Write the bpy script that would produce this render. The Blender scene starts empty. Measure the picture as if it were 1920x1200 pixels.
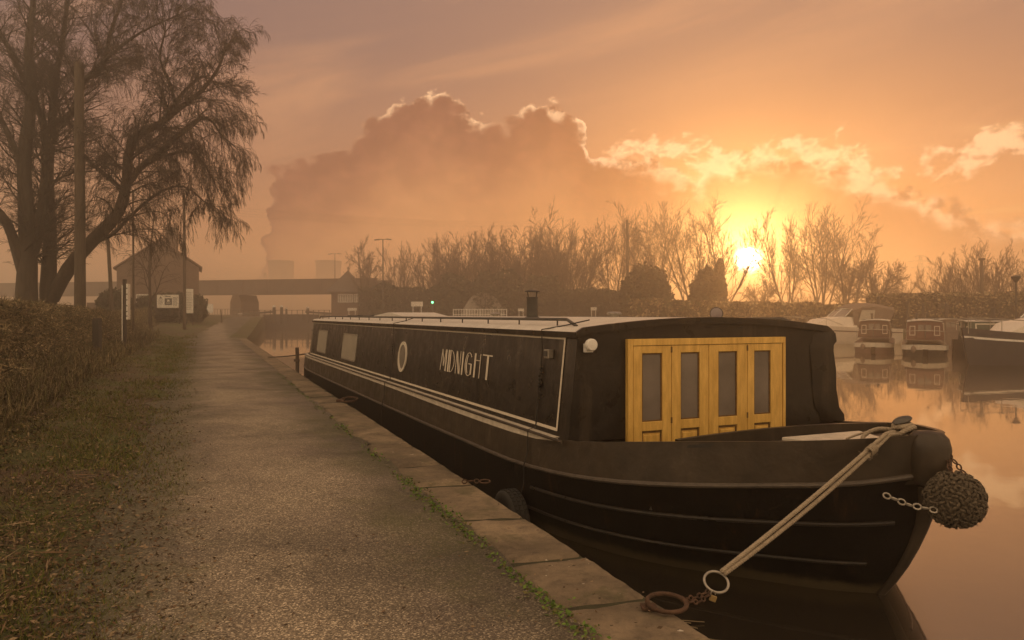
HAZE_D, HAZE_TOP = 0.0058, 20.5
import bpy, math, random
import numpy as np
from mathutils import Vector, Matrix, noise as mnoise
R = math.radians
scene = bpy.context.scene
C = scene.collection
rng = random.Random(7)

# ------------------------------------------------------------------ camera
CAM_H = 2.08
FPX, CX, CY = 1400.0, 960.0, 590.0          # focal length and horizon of the photograph, in its own pixels
cam = bpy.data.cameras.new('camera')
cam.sensor_width = 36.0
cam.lens = 36.0 * FPX / 1920.0
cam.shift_y = (590.0 - 600.0) / 1920.0
cam.clip_start = 0.05
cam.clip_end = 12000.0
camo = bpy.data.objects.new('camera', cam)
camo.location = (0, 0, CAM_H)
camo.rotation_euler = (R(90), 0, 0)
C.objects.link(camo)
scene.camera = camo

# ------------------------------------------------------------------ exposure
scene.view_settings.view_transform = 'Standard'
scene.view_settings.look = 'None'
scene.view_settings.gamma = 1.0
scene.view_settings.exposure = 0.12
scene.render.engine = 'CYCLES'
scene.cycles.max_bounces = 7
scene.cycles.diffuse_bounces = 3
scene.cycles.glossy_bounces = 3
scene.cycles.transmission_bounces = 4
scene.cycles.transparent_max_bounces = 8
scene.cycles.volume_bounces = 3
scene.cycles.use_denoising = True
scene.cycles.sample_clamp_indirect = 4.0

SUN_AZ, SUN_EL = math.atan((1403 - CX) / FPX), R(4.0)
SUN_DIR = Vector((math.sin(SUN_AZ) * math.cos(SUN_EL), math.cos(SUN_AZ) * math.cos(SUN_EL), math.sin(SUN_EL)))

def lin(r, g, b):
    f = lambda c: ((c / 255.0) / 12.92) if c <= 10 else (((c / 255.0) + 0.055) / 1.055) ** 2.4
    return (f(r), f(g), f(b), 1.0)

# ------------------------------------------------------------------ node helper
class NT:
    def __init__(s, tree): s.t = tree
    def new(s, kind, **kw):
        n = s.t.nodes.new(kind)
        for k, v in kw.items(): setattr(n, k, v)
        return n
    def put(s, sock, v):
        if v is None: return
        if isinstance(v, bpy.types.NodeSocket): s.t.links.new(v, sock)
        else: sock.default_value = v
    def m(s, op, a, b=None, c=None, clamp=False):
        n = s.new('ShaderNodeMath', operation=op, use_clamp=clamp)
        for i, v in enumerate((a, b, c)): s.put(n.inputs[i], v)
        return n.outputs[0]
    def mix(s, f, a, b, mode='MIX'):
        n = s.new('ShaderNodeMix', data_type='RGBA', blend_type=mode, clamp_factor=True)
        s.put(n.inputs[0], f); s.put(n.inputs[6], a); s.put(n.inputs[7], b)
        return n.outputs[2]
    def ramp(s, f, stops, interp='LINEAR'):
        n = s.new('ShaderNodeValToRGB'); cr = n.color_ramp; cr.interpolation = interp
        while len(cr.elements) < len(stops): cr.elements.new(0.5)
        for e, (p, c) in zip(cr.elements, stops):
            e.position = p; e.color = c if len(c) == 4 else (*c, 1)
        s.put(n.inputs[0], f)
        return n.outputs[0]
    def noise(s, vec, scale, detail=4, rough=0.55, dist=0.0):
        n = s.new('ShaderNodeTexNoise'); n.inputs['Scale'].default_value = scale
        n.inputs['Detail'].default_value = detail; n.inputs['Roughness'].default_value = rough
        n.inputs['Distortion'].default_value = dist
        if vec is not None: s.t.links.new(vec, n.inputs['Vector'])
        return n.outputs[0]
    def sstep(s, v, lo, hi, a=0.0, b=1.0):
        n = s.new('ShaderNodeMapRange', interpolation_type='SMOOTHSTEP')
        s.put(n.inputs[0], v); s.put(n.inputs[1], lo); s.put(n.inputs[2], hi); s.put(n.inputs[3], a); s.put(n.inputs[4], b)
        return n.outputs[0]
    def xyz(s, x, y, z):
        n = s.new('ShaderNodeCombineXYZ')
        for i, v in enumerate((x, y, z)): s.put(n.inputs[i], v)
        return n.outputs[0]

# ------------------------------------------------------------------ world: dawn sky and the long steam cloud of the power station
world = bpy.data.worlds.new('World'); scene.world = world
world.use_nodes = True
wt = NT(world.node_tree)
for n in list(world.node_tree.nodes): world.node_tree.nodes.remove(n)
out = wt.new('ShaderNodeOutputWorld'); bg = wt.new('ShaderNodeBackground')
bg.inputs['Strength'].default_value = 0.1
world.node_tree.links.new(bg.outputs[0], out.inputs[0])
nish = wt.new('ShaderNodeTexSky', sky_type='NISHITA')
nish.sun_disc = False; nish.sun_elevation = SUN_EL; nish.sun_rotation = SUN_AZ
nish.air_density = 1.6; nish.dust_density = 4.0; nish.ozone_density = 1.0
tc = wt.new('ShaderNodeTexCoord').outputs['Generated']
nrm = wt.new('ShaderNodeVectorMath', operation='NORMALIZE'); world.node_tree.links.new(tc, nrm.inputs[0])
dirv = nrm.outputs[0]
sep = wt.new('ShaderNodeSeparateXYZ'); world.node_tree.links.new(dirv, sep.inputs[0])
dx, dy, dz = sep.outputs
A = wt.m('MULTIPLY', wt.m('ARCTAN2', dx, dy), 57.29578)          # azimuth, degrees right of the towpath view
E = wt.m('MULTIPLY', wt.m('ARCSINE', dz), 57.29578)              # elevation, degrees
dot = wt.new('ShaderNodeVectorMath', operation='DOT_PRODUCT'); world.node_tree.links.new(dirv, dot.inputs[0])
dot.inputs[1].default_value = SUN_DIR
ANG = wt.m('MULTIPLY', wt.m('ARCCOSINE', wt.m('MINIMUM', dot.outputs['Value'], 0.9999999)), 57.29578)
En = wt.m('DIVIDE', wt.m('MAXIMUM', E, 0.0), 90.0)
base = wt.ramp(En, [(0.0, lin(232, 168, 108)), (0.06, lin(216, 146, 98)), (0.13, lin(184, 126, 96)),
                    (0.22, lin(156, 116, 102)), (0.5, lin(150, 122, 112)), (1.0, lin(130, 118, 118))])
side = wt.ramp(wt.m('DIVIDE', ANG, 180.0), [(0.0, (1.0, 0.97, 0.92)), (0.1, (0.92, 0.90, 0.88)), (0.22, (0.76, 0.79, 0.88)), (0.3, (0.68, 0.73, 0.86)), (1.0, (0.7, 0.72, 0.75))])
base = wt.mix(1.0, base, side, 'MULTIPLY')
base = wt.mix(wt.sstep(ANG, 50.0, 88.0, 0.0, 1.0), base, (1.08, 0.76, 0.45, 1))  # unseen sky overhead and behind the camera: added warm fill for the foreground
base = wt.mix(0.04, base, wt.mix(1.0, nish.outputs[0], (0.45, 0.45, 0.45, 1), 'MULTIPLY'))
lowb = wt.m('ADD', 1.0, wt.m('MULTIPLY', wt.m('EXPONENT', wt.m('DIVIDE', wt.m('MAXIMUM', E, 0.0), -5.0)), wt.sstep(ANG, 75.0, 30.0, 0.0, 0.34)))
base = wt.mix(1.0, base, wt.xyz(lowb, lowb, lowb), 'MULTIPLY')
# high thin streaks
sv = wt.xyz(wt.m('MULTIPLY', A, 0.03), wt.m('ADD', wt.m('MULTIPLY', E, 0.16), wt.m('MULTIPLY', A, -0.035)), 3.3)
st = wt.sstep(wt.noise(sv, 1.0, 5, 0.55, 0.6), 0.44, 0.68)
stc = wt.mix(wt.m('MULTIPLY', st, wt.sstep(E, 2.0, 12.0, 0.25, 0.42)), base, lin(236, 170, 120))
lowst = wt.sstep(wt.noise(wt.xyz(wt.m('MULTIPLY', A, 0.05), wt.m('MULTIPLY', E, 0.42), 8.1), 1.0, 5, 0.6, 0.5), 0.48, 0.7)
lowst = wt.m('MULTIPLY', lowst, wt.m('MULTIPLY', wt.sstep(A, 8.0, 24.0, 0.0, 0.55), wt.sstep(E, 16.0, 8.0)))
stc = wt.mix(lowst, stc, lin(255, 200, 128))

def az(px): return math.degrees(math.atan((px - CX) / FPX))
def elv(px, py): return math.degrees(math.atan((CY - py) / FPX * math.cos(math.radians(az(px)))))
def curve(A_, pts, a0, a1, v0, v1):
    n = wt.new('ShaderNodeFloatCurve')
    cu = n.mapping.curves[0]
    P = [((a - a0) / (a1 - a0), (v - v0) / (v1 - v0)) for a, v in pts]
    while len(cu.points) < len(P): cu.points.new(0.5, 0.5)
    for p, (x, y) in zip(cu.points, P): p.location = (min(1, max(0, x)), min(1, max(0, y))); p.handle_type = 'AUTO'
    n.mapping.update()
    wt.put(n.inputs['Value'], wt.m('DIVIDE', wt.m('SUBTRACT', A_, a0), a1 - a0, clamp=True))
    return wt.m('ADD', wt.m('MULTIPLY', n.outputs[0], v1 - v0), v0)
top_px = [(440, 640), (478, 590), (492, 440), (505, 335), (565, 292), (625, 272), (700, 215), (760, 176), (830, 166), (885, 205),
          (935, 218), (985, 182), (1035, 180), (1088, 225), (1112, 275), (1180, 282), (1240, 302), (1290, 326), (1345, 292), (1420, 264),
          (1490, 268), (1560, 292), (1640, 322), (1720, 345), (1800, 372), (1900, 398), (2050, 420), (2300, 470), (2600, 590)]
pts = [(az(x), elv(x, y)) for x, y in top_px]
vec = wt.xyz(wt.m('MULTIPLY', A, 0.30), wt.m('MULTIPLY', E, 0.34), 1.7)
n1 = wt.noise(vec, 1.0, 7, 0.58, 0.35)
bil = wt.m('ABSOLUTE', wt.m('SUBTRACT', wt.noise(vec, 2.3, 4, 0.5), 0.5))
vor = wt.new('ShaderNodeTexVoronoi', feature='SMOOTH_F1'); vor.inputs['Scale'].default_value = 2.6; vor.inputs['Smoothness'].default_value = 0.35
wv = wt.new('ShaderNodeVectorMath', operation='ADD'); world.node_tree.links.new(vec, wv.inputs[0])
nz = wt.new('ShaderNodeTexNoise'); nz.inputs['Scale'].default_value = 3.0; nz.inputs['Detail'].default_value = 4; world.node_tree.links.new(vec, nz.inputs['Vector'])
sc_ = wt.new('ShaderNodeVectorMath', operation='SCALE'); world.node_tree.links.new(nz.outputs['Color'], sc_.inputs[0]); sc_.inputs['Scale'].default_value = 0.35
world.node_tree.links.new(sc_.outputs[0], wv.inputs[1]); world.node_tree.links.new(wv.outputs[0], vor.inputs['Vector'])
T = curve(wt.m('ADD', A, wt.m('MULTIPLY', wt.m('SUBTRACT', wt.noise(wt.xyz(wt.m('MULTIPLY', A, 0.3), wt.m('MULTIPLY', E, 0.5), 9.7), 1.0, 6, 0.6), 0.5), 3.2)), pts, -22.0, 50.0, -3.0, 20.0)
disp = wt.m('ADD', wt.m('MULTIPLY', wt.m('SUBTRACT', n1, 0.5), 3.2), wt.m('MULTIPLY', wt.m('SUBTRACT', 0.34, vor.outputs['Distance']), 1.5))
dep = wt.m('SUBTRACT', wt.m('ADD', T, disp), E)
soft = wt.sstep(A, 3.0, 20.0, 0.30, 1.0)
mask = wt.sstep(wt.m('DIVIDE', dep, soft), 0.0, 1.0)
opa = curve(wt.m('MAXIMUM', dep, 0.0), [(0, 0.93), (2, 0.93), (5, 0.8), (8, 0.55), (12, 0.35), (20, 0.2)], 0.0, 20.0, 0.0, 1.0)
opa = wt.m('MAXIMUM', opa, wt.sstep(A, -8.0, -16.0, 0.0, 0.75))
shade = wt.ramp(wt.m('DIVIDE', wt.m('MAXIMUM', dep, 0.0), 12.0), [(0.0, lin(158, 103, 78)), (0.12, lin(148, 94, 72)), (0.4, lin(178, 116, 82)), (0.7, lin(216, 146, 94)), (1.0, lin(224, 156, 100))])
warm = wt.mix(wt.sstep(ANG, 26.0, 6.0, 0.0, 0.75), shade, lin(192, 116, 64))
tex = wt.sstep(wt.noise(vec, 2.2, 6, 0.6, 0.4), 0.35, 0.7, 0.9, 1.1)
warm = wt.mix(1.0, warm, wt.xyz(tex, tex, tex), 'MULTIPLY')
rimw = wt.m('MULTIPLY', wt.sstep(wt.m('DIVIDE', dep, wt.sstep(A, -6.0, 20.0, 0.9, 2.1)), 1.2, 0.1), curve(A, [(-22, 0.1), (-12, 0.15), (-10.5, .3), (-6, .9), (-3, .9), (-1, .2), (1, .9), (5, 1.0), (8, .9), (12, .9), (14, 1), (22, 1), (30, 1), (50, .4)], -22.0, 50.0, 0.0, 1.0))
rimn = wt.sstep(wt.noise(vec, 2.2, 5, 0.6), 0.38, 0.60)
warm = wt.mix(wt.m('MULTIPLY', rimw, rimn), warm, (1.4, 0.86, 0.46, 1))
sky = wt.mix(wt.m('MULTIPLY', mask, opa), stc, warm)
# bright torn wisps above the right half
wl = [(az(1090), elv(1090, 280)), (az(1180), elv(1180, 278)), (az(1260), elv(1260, 272)), (az(1330), elv(1330, 300)), (az(1480), elv(1480, 272)), (az(1600), elv(1600, 300)), (az(1700), elv(1700, 318)), (az(1800), elv(1800, 290)), (az(1880), elv(1880, 262)), (az(1960), elv(1960, 300)), (50, 10)]
wc = curve(A, [(-22, 12)] + wl, -22.0, 50.0, 0.0, 20.0)
wn = wt.m('SUBTRACT', wt.noise(wt.xyz(wt.m('MULTIPLY', A, 0.34), wt.m('MULTIPLY', wt.m('ADD', E, wt.m('MULTIPLY', A, -0.10)), 0.48), 5.0), 1.7, 8, 0.6, 0.25), 0.48)
wisp = wt.sstep(wt.m('SUBTRACT', wt.m('MULTIPLY', wn, 8.0), wt.m('ABSOLUTE', wt.m('SUBTRACT', E, wt.m('SUBTRACT', wc, 0.1)))), -0.75, 0.6)
wisp = wt.m('MULTIPLY', wisp, wt.m('MULTIPLY', wt.sstep(A, 5.0, 9.0), wt.sstep(A, 40.0, 33.0)))
sky = wt.mix(wt.m('MULTIPLY', wisp, 0.9), sky, (1.3, 0.78, 0.40, 1))
# glow round the sun and its disc
def expo(k, amp): return wt.m('MULTIPLY', wt.m('EXPONENT', wt.m('DIVIDE', ANG, -k)), amp)
def addc(a, f, c):
    v = wt.new('ShaderNodeVectorMath', operation='SCALE'); v.inputs[0].default_value = c; wt.put(v.inputs['Scale'], f)
    return wt.mix(1.0, a, v.outputs[0], 'ADD')
glo = wt.m('SUBTRACT', 1.0, wt.m('MULTIPLY', wt.m('MULTIPLY', mask, opa), wt.sstep(ANG, 3.5, 8.0, 0.0, 0.6)))
glo = wt.m('MULTIPLY', glo, wt.sstep(E, 13.0, 4.5, 0.25, 1.0))
sky = addc(sky, wt.m('MULTIPLY', expo(5.0, 0.36), glo), (1.0, 0.44, 0.12))
sky = addc(sky, wt.m('MULTIPLY', expo(11.0, 0.34), wt.sstep(E, 11.0, 1.5)), (1.0, 0.55, 0.2))
sky = addc(sky, expo(3.0, 1.5), (1.0, 0.46, 0.10))
sky = addc(sky, expo(1.5, 14.0), (1.0, 0.62, 0.20))
sky = addc(sky, wt.sstep(ANG, 1.15, 0.35, 0.0, 22.0), (1.0, 0.9, 0.66))
sky = wt.mix(wt.sstep(E, 0.5, -6.0), sky, lin(120, 96, 76))
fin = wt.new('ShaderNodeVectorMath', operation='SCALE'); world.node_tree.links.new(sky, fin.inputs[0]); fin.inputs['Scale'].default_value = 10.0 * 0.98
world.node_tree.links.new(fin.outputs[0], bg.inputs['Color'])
world.cycles.sampling_method = 'MANUAL'; world.cycles.sample_map_resolution = 1024

# ------------------------------------------------------------------ sun
sl = bpy.data.lights.new('sun', 'SUN'); sl.energy = 2.0; sl.angle = R(0.6); sl.color = (0.48, 0.21, 0.06)
so = bpy.data.objects.new('sun', sl); C.objects.link(so)
so.rotation_euler = SUN_DIR.to_track_quat('Z', 'Y').to_euler()

# ================================================================== helpers
def px2w(px, py, Y): return Vector(((px - CX) / FPX * Y, Y, CAM_H - (py - CY) / FPX * Y))
def pxx(px, Y): return (px - CX) / FPX * Y
def pxz(py, Y): return CAM_H - (py - CY) / FPX * Y

def interp(x, xs, ys): return float(np.interp(x, xs, ys))

class MB:
    def __init__(s): s.v = []; s.f = []
    def add(s, vs, fs):
        o = len(s.v); s.v.extend([tuple(v) for v in vs]); s.f.extend([tuple(i + o for i in f) for f in fs]); return s
    def box(s, c, d, rot=None):
        c = Vector(c); h = Vector(d) / 2; vs = []
        for z in (-1, 1):
            for x, y in ((-1, -1), (1, -1), (1, 1), (-1, 1)):
                p = Vector((x * h.x, y * h.y, z * h.z))
                if rot is not None: p = rot @ p
                vs.append(c + p)
        return s.add(vs, [(3, 2, 1, 0), (4, 5, 6, 7), (0, 1, 5, 4), (1, 2, 6, 5), (2, 3, 7, 6), (3, 0, 4, 7)])
    def slab(s, x0, x1, y0, y1, z0, z1): return s.box(((x0 + x1) / 2, (y0 + y1) / 2, (z0 + z1) / 2), (abs(x1 - x0), abs(y1 - y0), abs(z1 - z0)))
    def tube(s, pts, r, n=8, closed=False, caps=True, tw=0.0):
        pts = [Vector(p) for p in pts]; m = len(pts)
        rs = [r] * m if not hasattr(r, '__len__') else list(r)
        o = len(s.v); up = None
        for i, p in enumerate(pts):
            if closed: t = pts[(i + 1) % m] - pts[i - 1]
            else: t = pts[min(i + 1, m - 1)] - pts[max(i - 1, 0)]
            if t.length < 1e-9: t = Vector((0, 0, 1))
            t.normalize()
            if up is None:
                up = Vector((0, 0, 1)) if abs(t.z) < 0.9 else Vector((1, 0, 0))
            u = (up - t * up.dot(t))
            if u.length < 1e-6: u = t.orthogonal()
            u.normalize(); up = u; w = t.cross(u)
            for k in range(n):
                a = 2 * math.pi * k / n + tw * i
                s.v.append(tuple(p + (u * math.cos(a) + w * math.sin(a)) * rs[i]))
        for i in range(m if closed else m - 1):
            j = (i + 1) % m
            for k in range(n):
                l = (k + 1) % n
                s.f.append((o + i * n + k, o + i * n + l, o + j * n + l, o + j * n + k))
        if caps and not closed:
            s.f.append(tuple(o + k for k in reversed(range(n)))); s.f.append(tuple(o + (m - 1) * n + k for k in range(n)))
        return s
    def lathe(s, prof, c=(0, 0, 0), n=16, rot=None):
        o = len(s.v); c = Vector(c)
        for r, z in prof:
            for k in range(n):
                a = 2 * math.pi * k / n
                p = Vector((r * math.cos(a), r * math.sin(a), z))
                if rot is not None: p = rot @ p
                s.v.append(tuple(c + p))
        for i in range(len(prof) - 1):
            for k in range(n):
                l = (k + 1) % n
                s.f.append((o + i * n + k, o + i * n + l, o + (i + 1) * n + l, o + (i + 1) * n + k))
        if prof[0][0] > 1e-6: s.f.append(tuple(o + k for k in reversed(range(n))))
        if prof[-1][0] > 1e-6: s.f.append(tuple(o + (len(prof) - 1) * n + k for k in range(n)))
        return s
    def sphere(s, c, r, n=12, m=8, sc=(1, 1, 1)):
        prof = [(max(1e-7, r * math.sin(math.pi * i / m)), -r * math.cos(math.pi * i / m)) for i in range(m + 1)]
        return s.lathe([(p, z) for p, z in prof], c, n, Matrix.Diagonal(sc))
    def prism(s, poly, fn, th):
        """poly: 2-D outline; fn(u, v, w) -> 3-D point; extruded from w=0 to w=th."""
        n = len(poly); o = len(s.v)
        for w in (0, th):
            for u, v in poly: s.v.append(tuple(fn(u, v, w)))
        s.f.append(tuple(o + i for i in reversed(range(n)))); s.f.append(tuple(o + n + i for i in range(n)))
        for i in range(n):
            j = (i + 1) % n; s.f.append((o + i, o + j, o + n + j, o + n + i))
        return s
    def grid(s, rows, close=False):
        o = len(s.v); m = len(rows[0])
        for r in rows: s.v.extend([tuple(p) for p in r])
        for i in range(len(rows) - 1):
            for k in range(m if close else m - 1):
                l = (k + 1) % m
                s.f.append((o + i * m + k, o + i * m + l, o + (i + 1) * m + l, o + (i + 1) * m + k))
        return s
    def build(s, name, mat, parent=None, smooth=False, bevel=0.0, fix=True):
        me = bpy.data.meshes.new(name); me.from_pydata(s.v, [], s.f)
        ob = bpy.data.objects.new(name, me); C.objects.link(ob)
        if fix:
            import bmesh
            bm = bmesh.new(); bm.from_mesh(me); bmesh.ops.recalc_face_normals(bm, faces=bm.faces); bm.to_mesh(me); bm.free()
        if mat: me.materials.append(mat)
        if parent is not None: ob.parent = parent
        if smooth:
            me.polygons.foreach_set('use_smooth', [True] * len(me.polygons))
            if smooth != 'all': me.set_sharp_from_angle(angle=R(smooth if smooth is not True else 40))
        if bevel:
            b = ob.modifiers.new('bevel', 'BEVEL'); b.width = bevel; b.segments = 2; b.limit_method = 'ANGLE'; b.angle_limit = R(40)
        return ob

def mesh_np(name, verts, faces, mat, parent=None, smooth=False, loc=None):
    """verts (n,3) array, faces (m,k) array."""
    me = bpy.data.meshes.new(name); verts = np.asarray(verts, dtype=np.float32); faces = np.asarray(faces, dtype=np.int32)
    k = faces.shape[1]
    me.vertices.add(len(verts)); me.vertices.foreach_set('co', verts.ravel())
    me.loops.add(faces.size); me.loops.foreach_set('vertex_index', faces.ravel())
    me.polygons.add(len(faces)); me.polygons.foreach_set('loop_start', np.arange(0, faces.size, k, dtype=np.int32))
    if smooth: me.polygons.foreach_set('use_smooth', np.ones(len(faces), dtype=bool))
    me.update(calc_edges=True)
    if mat: me.materials.append(mat)
    ob = bpy.data.objects.new(name, me); C.objects.link(ob)
    if parent is not None: ob.parent = parent
    if loc is not None: ob.location = loc
    return ob

def tag(o, label=None, cat=None, group=None, kind=None):
    if label: o['label'] = label
    if cat: o['category'] = cat
    if group: o['group'] = group
    if kind: o['kind'] = kind
    return o
def thing(name, label, cat, loc=(0, 0, 0), rotz=0.0, group=None):
    o = bpy.data.objects.new(name, None); C.objects.link(o); o.empty_display_size = 0.2
    o.location = loc; o.rotation_euler = (0, 0, rotz)
    return tag(o, label, cat, group)
def copy_tree(o, parent=None):
    c = o.copy(); C.objects.link(c); c.parent = parent
    for ch in list(o.children): copy_tree(ch, c)
    return c
def dup(root, loc, rotz=0.0, scale=1.0, label=None, group=None):
    r = copy_tree(root); r.location = loc; r.rotation_euler = (0, 0, rotz)
    r.scale = (scale,) * 3 if not hasattr(scale, '__len__') else scale
    if label: r['label'] = label
    if group: r['group'] = group
    return r

# ------------------------------------------------------------------ materials
def material(name, col, rough=0.6, metal=0.0, var=0.25, vscale=6.0, col2=None, bump=0.0, bscale=40.0, spec=0.5, coat=0.0, detail=6, stretch=(1, 1, 1), rvar=0.0, dist=0.0):
    m = bpy.data.materials.new(name); m.use_nodes = True
    t = NT(m.node_tree); b = m.node_tree.nodes['Principled BSDF']
    tcn = t.new('ShaderNodeTexCoord'); mp = t.new('ShaderNodeMapping'); mp.inputs['Scale'].default_value = stretch
    m.node_tree.links.new(tcn.outputs['Object'], mp.inputs[0]); co = mp.outputs[0]
    n = t.noise(co, vscale, detail, 0.6, dist)
    c1 = tuple(col) + (1,) if len(col) == 3 else col
    if col2 is None: a = tuple(x * (1 - var) for x in c1[:3]) + (1,); d = tuple(min(1, x * (1 + var)) for x in c1[:3]) + (1,)
    else: a = c1; d = tuple(col2) + (1,) if len(col2) == 3 else col2
    cr = t.ramp(n, [(0.32, a), (0.68, d)])
    m.node_tree.links.new(cr, b.inputs['Base Color'])
    b.inputs['Metallic'].default_value = metal
    b.inputs['Specular IOR Level'].default_value = spec
    if coat: b.inputs['Coat Weight'].default_value = coat; b.inputs['Coat Roughness'].default_value = 0.15
    if rvar: t.put(b.inputs['Roughness'], t.sstep(t.noise(co, vscale * 1.7, 5), 0.3, 0.7, max(0.02, rough - rvar), min(1, rough + rvar)))
    else: b.inputs['Roughness'].default_value = rough
    if bump:
        bn = t.new('ShaderNodeBump'); bn.inputs['Strength'].default_value = 1.0; bn.inputs['Distance'].default_value = bump
        m.node_tree.links.new(t.noise(co, bscale, 4, 0.6), bn.inputs['Height']); m.node_tree.links.new(bn.outputs[0], b.inputs['Normal'])
    return m
M = {}
M['black'] = material('black_paint', (0.016, 0.013, 0.011), 0.36, spec=0.28, var=0.35, vscale=3, bump=0.012, bscale=2.6, rvar=0.1)
M['band'] = material('dark_brown_band_paint', (0.036, 0.027, 0.019), 0.40, spec=0.34, var=0.3, vscale=4, bump=0.012, bscale=2.6, rvar=0.08)
M['bitumen'] = material('hull_bitumen', (0.006, 0.005, 0.0045), 0.6, spec=0.12, var=0.4, vscale=4, bump=0.003, bscale=30)
def stain(m, fn):
    t = NT(m.node_tree); b = m.node_tree.nodes['Principled BSDF']; old = b.inputs['Base Color'].links[0].from_socket
    co = t.new('ShaderNodeTexCoord').outputs['Object']; s = t.new('ShaderNodeSeparateXYZ'); m.node_tree.links.new(co, s.inputs[0])
    m.node_tree.links.new(fn(t, old, co, s.outputs), b.inputs['Base Color'])
def scum(t, old, co, q):
    n = t.noise(co, 3.0, 6, 0.65); w = t.sstep(t.m('ADD', q[2], t.m('MULTIPLY', n, -0.14)), 0.05, -0.03, 0.0, 0.8)
    st = t.noise(t.xyz(t.m('MULTIPLY', q[0], 9), t.m('MULTIPLY', q[1], 9), t.m('MULTIPLY', q[2], 0.8)), 1.0, 5, 0.6)
    r = t.mix(t.m('MULTIPLY', t.sstep(st, 0.56, 0.72), 0.55), old, (0.045, 0.022, 0.012, 1))
    return t.mix(w, r, (0.075, 0.06, 0.035, 1))
def streaks(t, old, co, q):
    st = t.noise(t.xyz(t.m('MULTIPLY', q[0], 7), t.m('MULTIPLY', q[1], 7), t.m('MULTIPLY', q[2], 0.6)), 1.0, 6, 0.62)
    bl = t.noise(co, 1.3, 6, 0.65)
    r = t.mix(t.m('MULTIPLY', t.sstep(st, 0.52, 0.75), 0.5), old, (0.075, 0.058, 0.042, 1))
    return t.mix(t.m('MULTIPLY', t.sstep(bl, 0.55, 0.75), 0.35), r, (0.09, 0.07, 0.05, 1))
stain(M['bitumen'], scum); stain(M['band'], streaks); stain(M['black'], streaks)
M['rail_edge'] = material('worn_steel_edge', (0.065, 0.052, 0.042), 0.45, var=0.35, vscale=14, bump=0.001, bscale=80)
M['cream'] = material('cream_line_paint', (0.62, 0.56, 0.47), 0.55, var=0.08, vscale=20)
M['gunwale_paint'] = material('pale_gunwale_paint', (0.50, 0.45, 0.38), 0.5, var=0.18, vscale=9, bump=0.0008, bscale=120)
M['roof'] = material('frosted_roof_paint', (0.52, 0.49, 0.45), 0.55, var=0.12, vscale=5, bump=0.001, bscale=90)
M['yellow'] = material('yellow_door_paint', (0.54, 0.32, 0.065), 0.5, col2=(0.80, 0.52, 0.14), vscale=6, detail=9, bump=0.0012, bscale=50, stretch=(3, 3, 0.6))
M['yellow_dirt'] = material('grimy_door_joint', (0.14, 0.075, 0.02), 0.8, var=0.5, vscale=30)
M['window_glass'] = material('misted_window_glass', (0.20, 0.18, 0.16), 0.22, var=0.2, vscale=3, spec=0.7)
M['door_glass'] = material('frosted_door_glass', (0.10, 0.082, 0.07), 0.38, col2=(0.20, 0.17, 0.15), vscale=1.6, spec=0.6, bump=0.0006, bscale=300)
M['curtain_glass'] = material('curtained_window_glass', (0.34, 0.31, 0.26), 0.3, var=0.12, vscale=4, spec=0.7)
M['steel'] = material('galvanised_steel', (0.35, 0.32, 0.28), 0.4, metal=0.7, var=0.25, vscale=20, bump=0.001, bscale=100)
M['rust'] = material('rusty_iron', (0.075, 0.040, 0.024), 0.8, metal=0.2, var=0.5, vscale=25, bump=0.003, bscale=90)
M['rope'] = material('mooring_rope_fibre', (0.31, 0.255, 0.19), 0.9, var=0.25, vscale=60, bump=0.003, bscale=220)
M['old_rope'] = material('weathered_rope_fibre', (0.085, 0.068, 0.048), 0.95, var=0.5, vscale=50, bump=0.004, bscale=160)
M['rubber'] = material('tyre_rubber', (0.018, 0.017, 0.016), 0.8, var=0.3, vscale=20)
M['wood_pole'] = material('weathered_pole_wood', (0.075, 0.056, 0.040), 0.85, var=0.35, vscale=5, stretch=(6, 6, 0.5), bump=0.006, bscale=12)
M['dark_wood'] = material('dark_damp_wood', (0.05, 0.042, 0.036), 0.85, var=0.35, vscale=9, stretch=(4, 4, 0.6), bump=0.005, bscale=20)
M['white'] = material('white_paint', (0.74, 0.72, 0.68), 0.5, var=0.06, vscale=5)
M['sign_white'] = material('white_sign_face', (0.72, 0.69, 0.63), 0.45, var=0.05, vscale=4)
M['dark_print'] = material('dark_sign_print', (0.05, 0.05, 0.05), 0.6)
M['red_print'] = material('red_sign_print', (0.4, 0.06, 0.05), 0.6)
M['brick'] = material('old_red_brick', (0.13, 0.088, 0.068), 0.9, var=0.3, vscale=3, bump=0.01, bscale=14)
M['tiles'] = material('clay_roof_tiles', (0.13, 0.075, 0.055), 0.85, var=0.3, vscale=2.5, bump=0.02, bscale=9)
M['slate'] = material('slate_roof', (0.08, 0.07, 0.065), 0.8, var=0.2, vscale=3, bump=0.01, bscale=12)
M['concrete'] = material('grey_concrete', (0.30, 0.27, 0.24), 0.85, var=0.2, vscale=3, bump=0.004, bscale=30)
M['bridge_steel'] = material('painted_girder_steel', (0.11, 0.085, 0.07), 0.7, var=0.25, vscale=0.6)
M['bark'] = material('tree_bark', (0.055, 0.042, 0.032), 0.95, var=0.4, vscale=3, stretch=(3, 3, 0.6), bump=0.02, bscale=8)
M['twig'] = material('bare_twigs', (0.04, 0.029, 0.020), 0.95, var=0.3, vscale=1)
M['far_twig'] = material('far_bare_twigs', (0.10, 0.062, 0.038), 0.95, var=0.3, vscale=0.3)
M['ever'] = material('evergreen_foliage', (0.038, 0.042, 0.022), 0.9, var=0.5, vscale=1.2)
M['metal_dark'] = material('dark_painted_metal', (0.05, 0.047, 0.043), 0.5, var=0.2, vscale=12)
M['canvas'] = material('grey_boat_canvas', (0.16, 0.12, 0.10), 0.9, var=0.15, vscale=3)
M['maroon'] = material('maroon_boat_paint', (0.10, 0.052, 0.042), 0.5, var=0.15, vscale=3)
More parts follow.
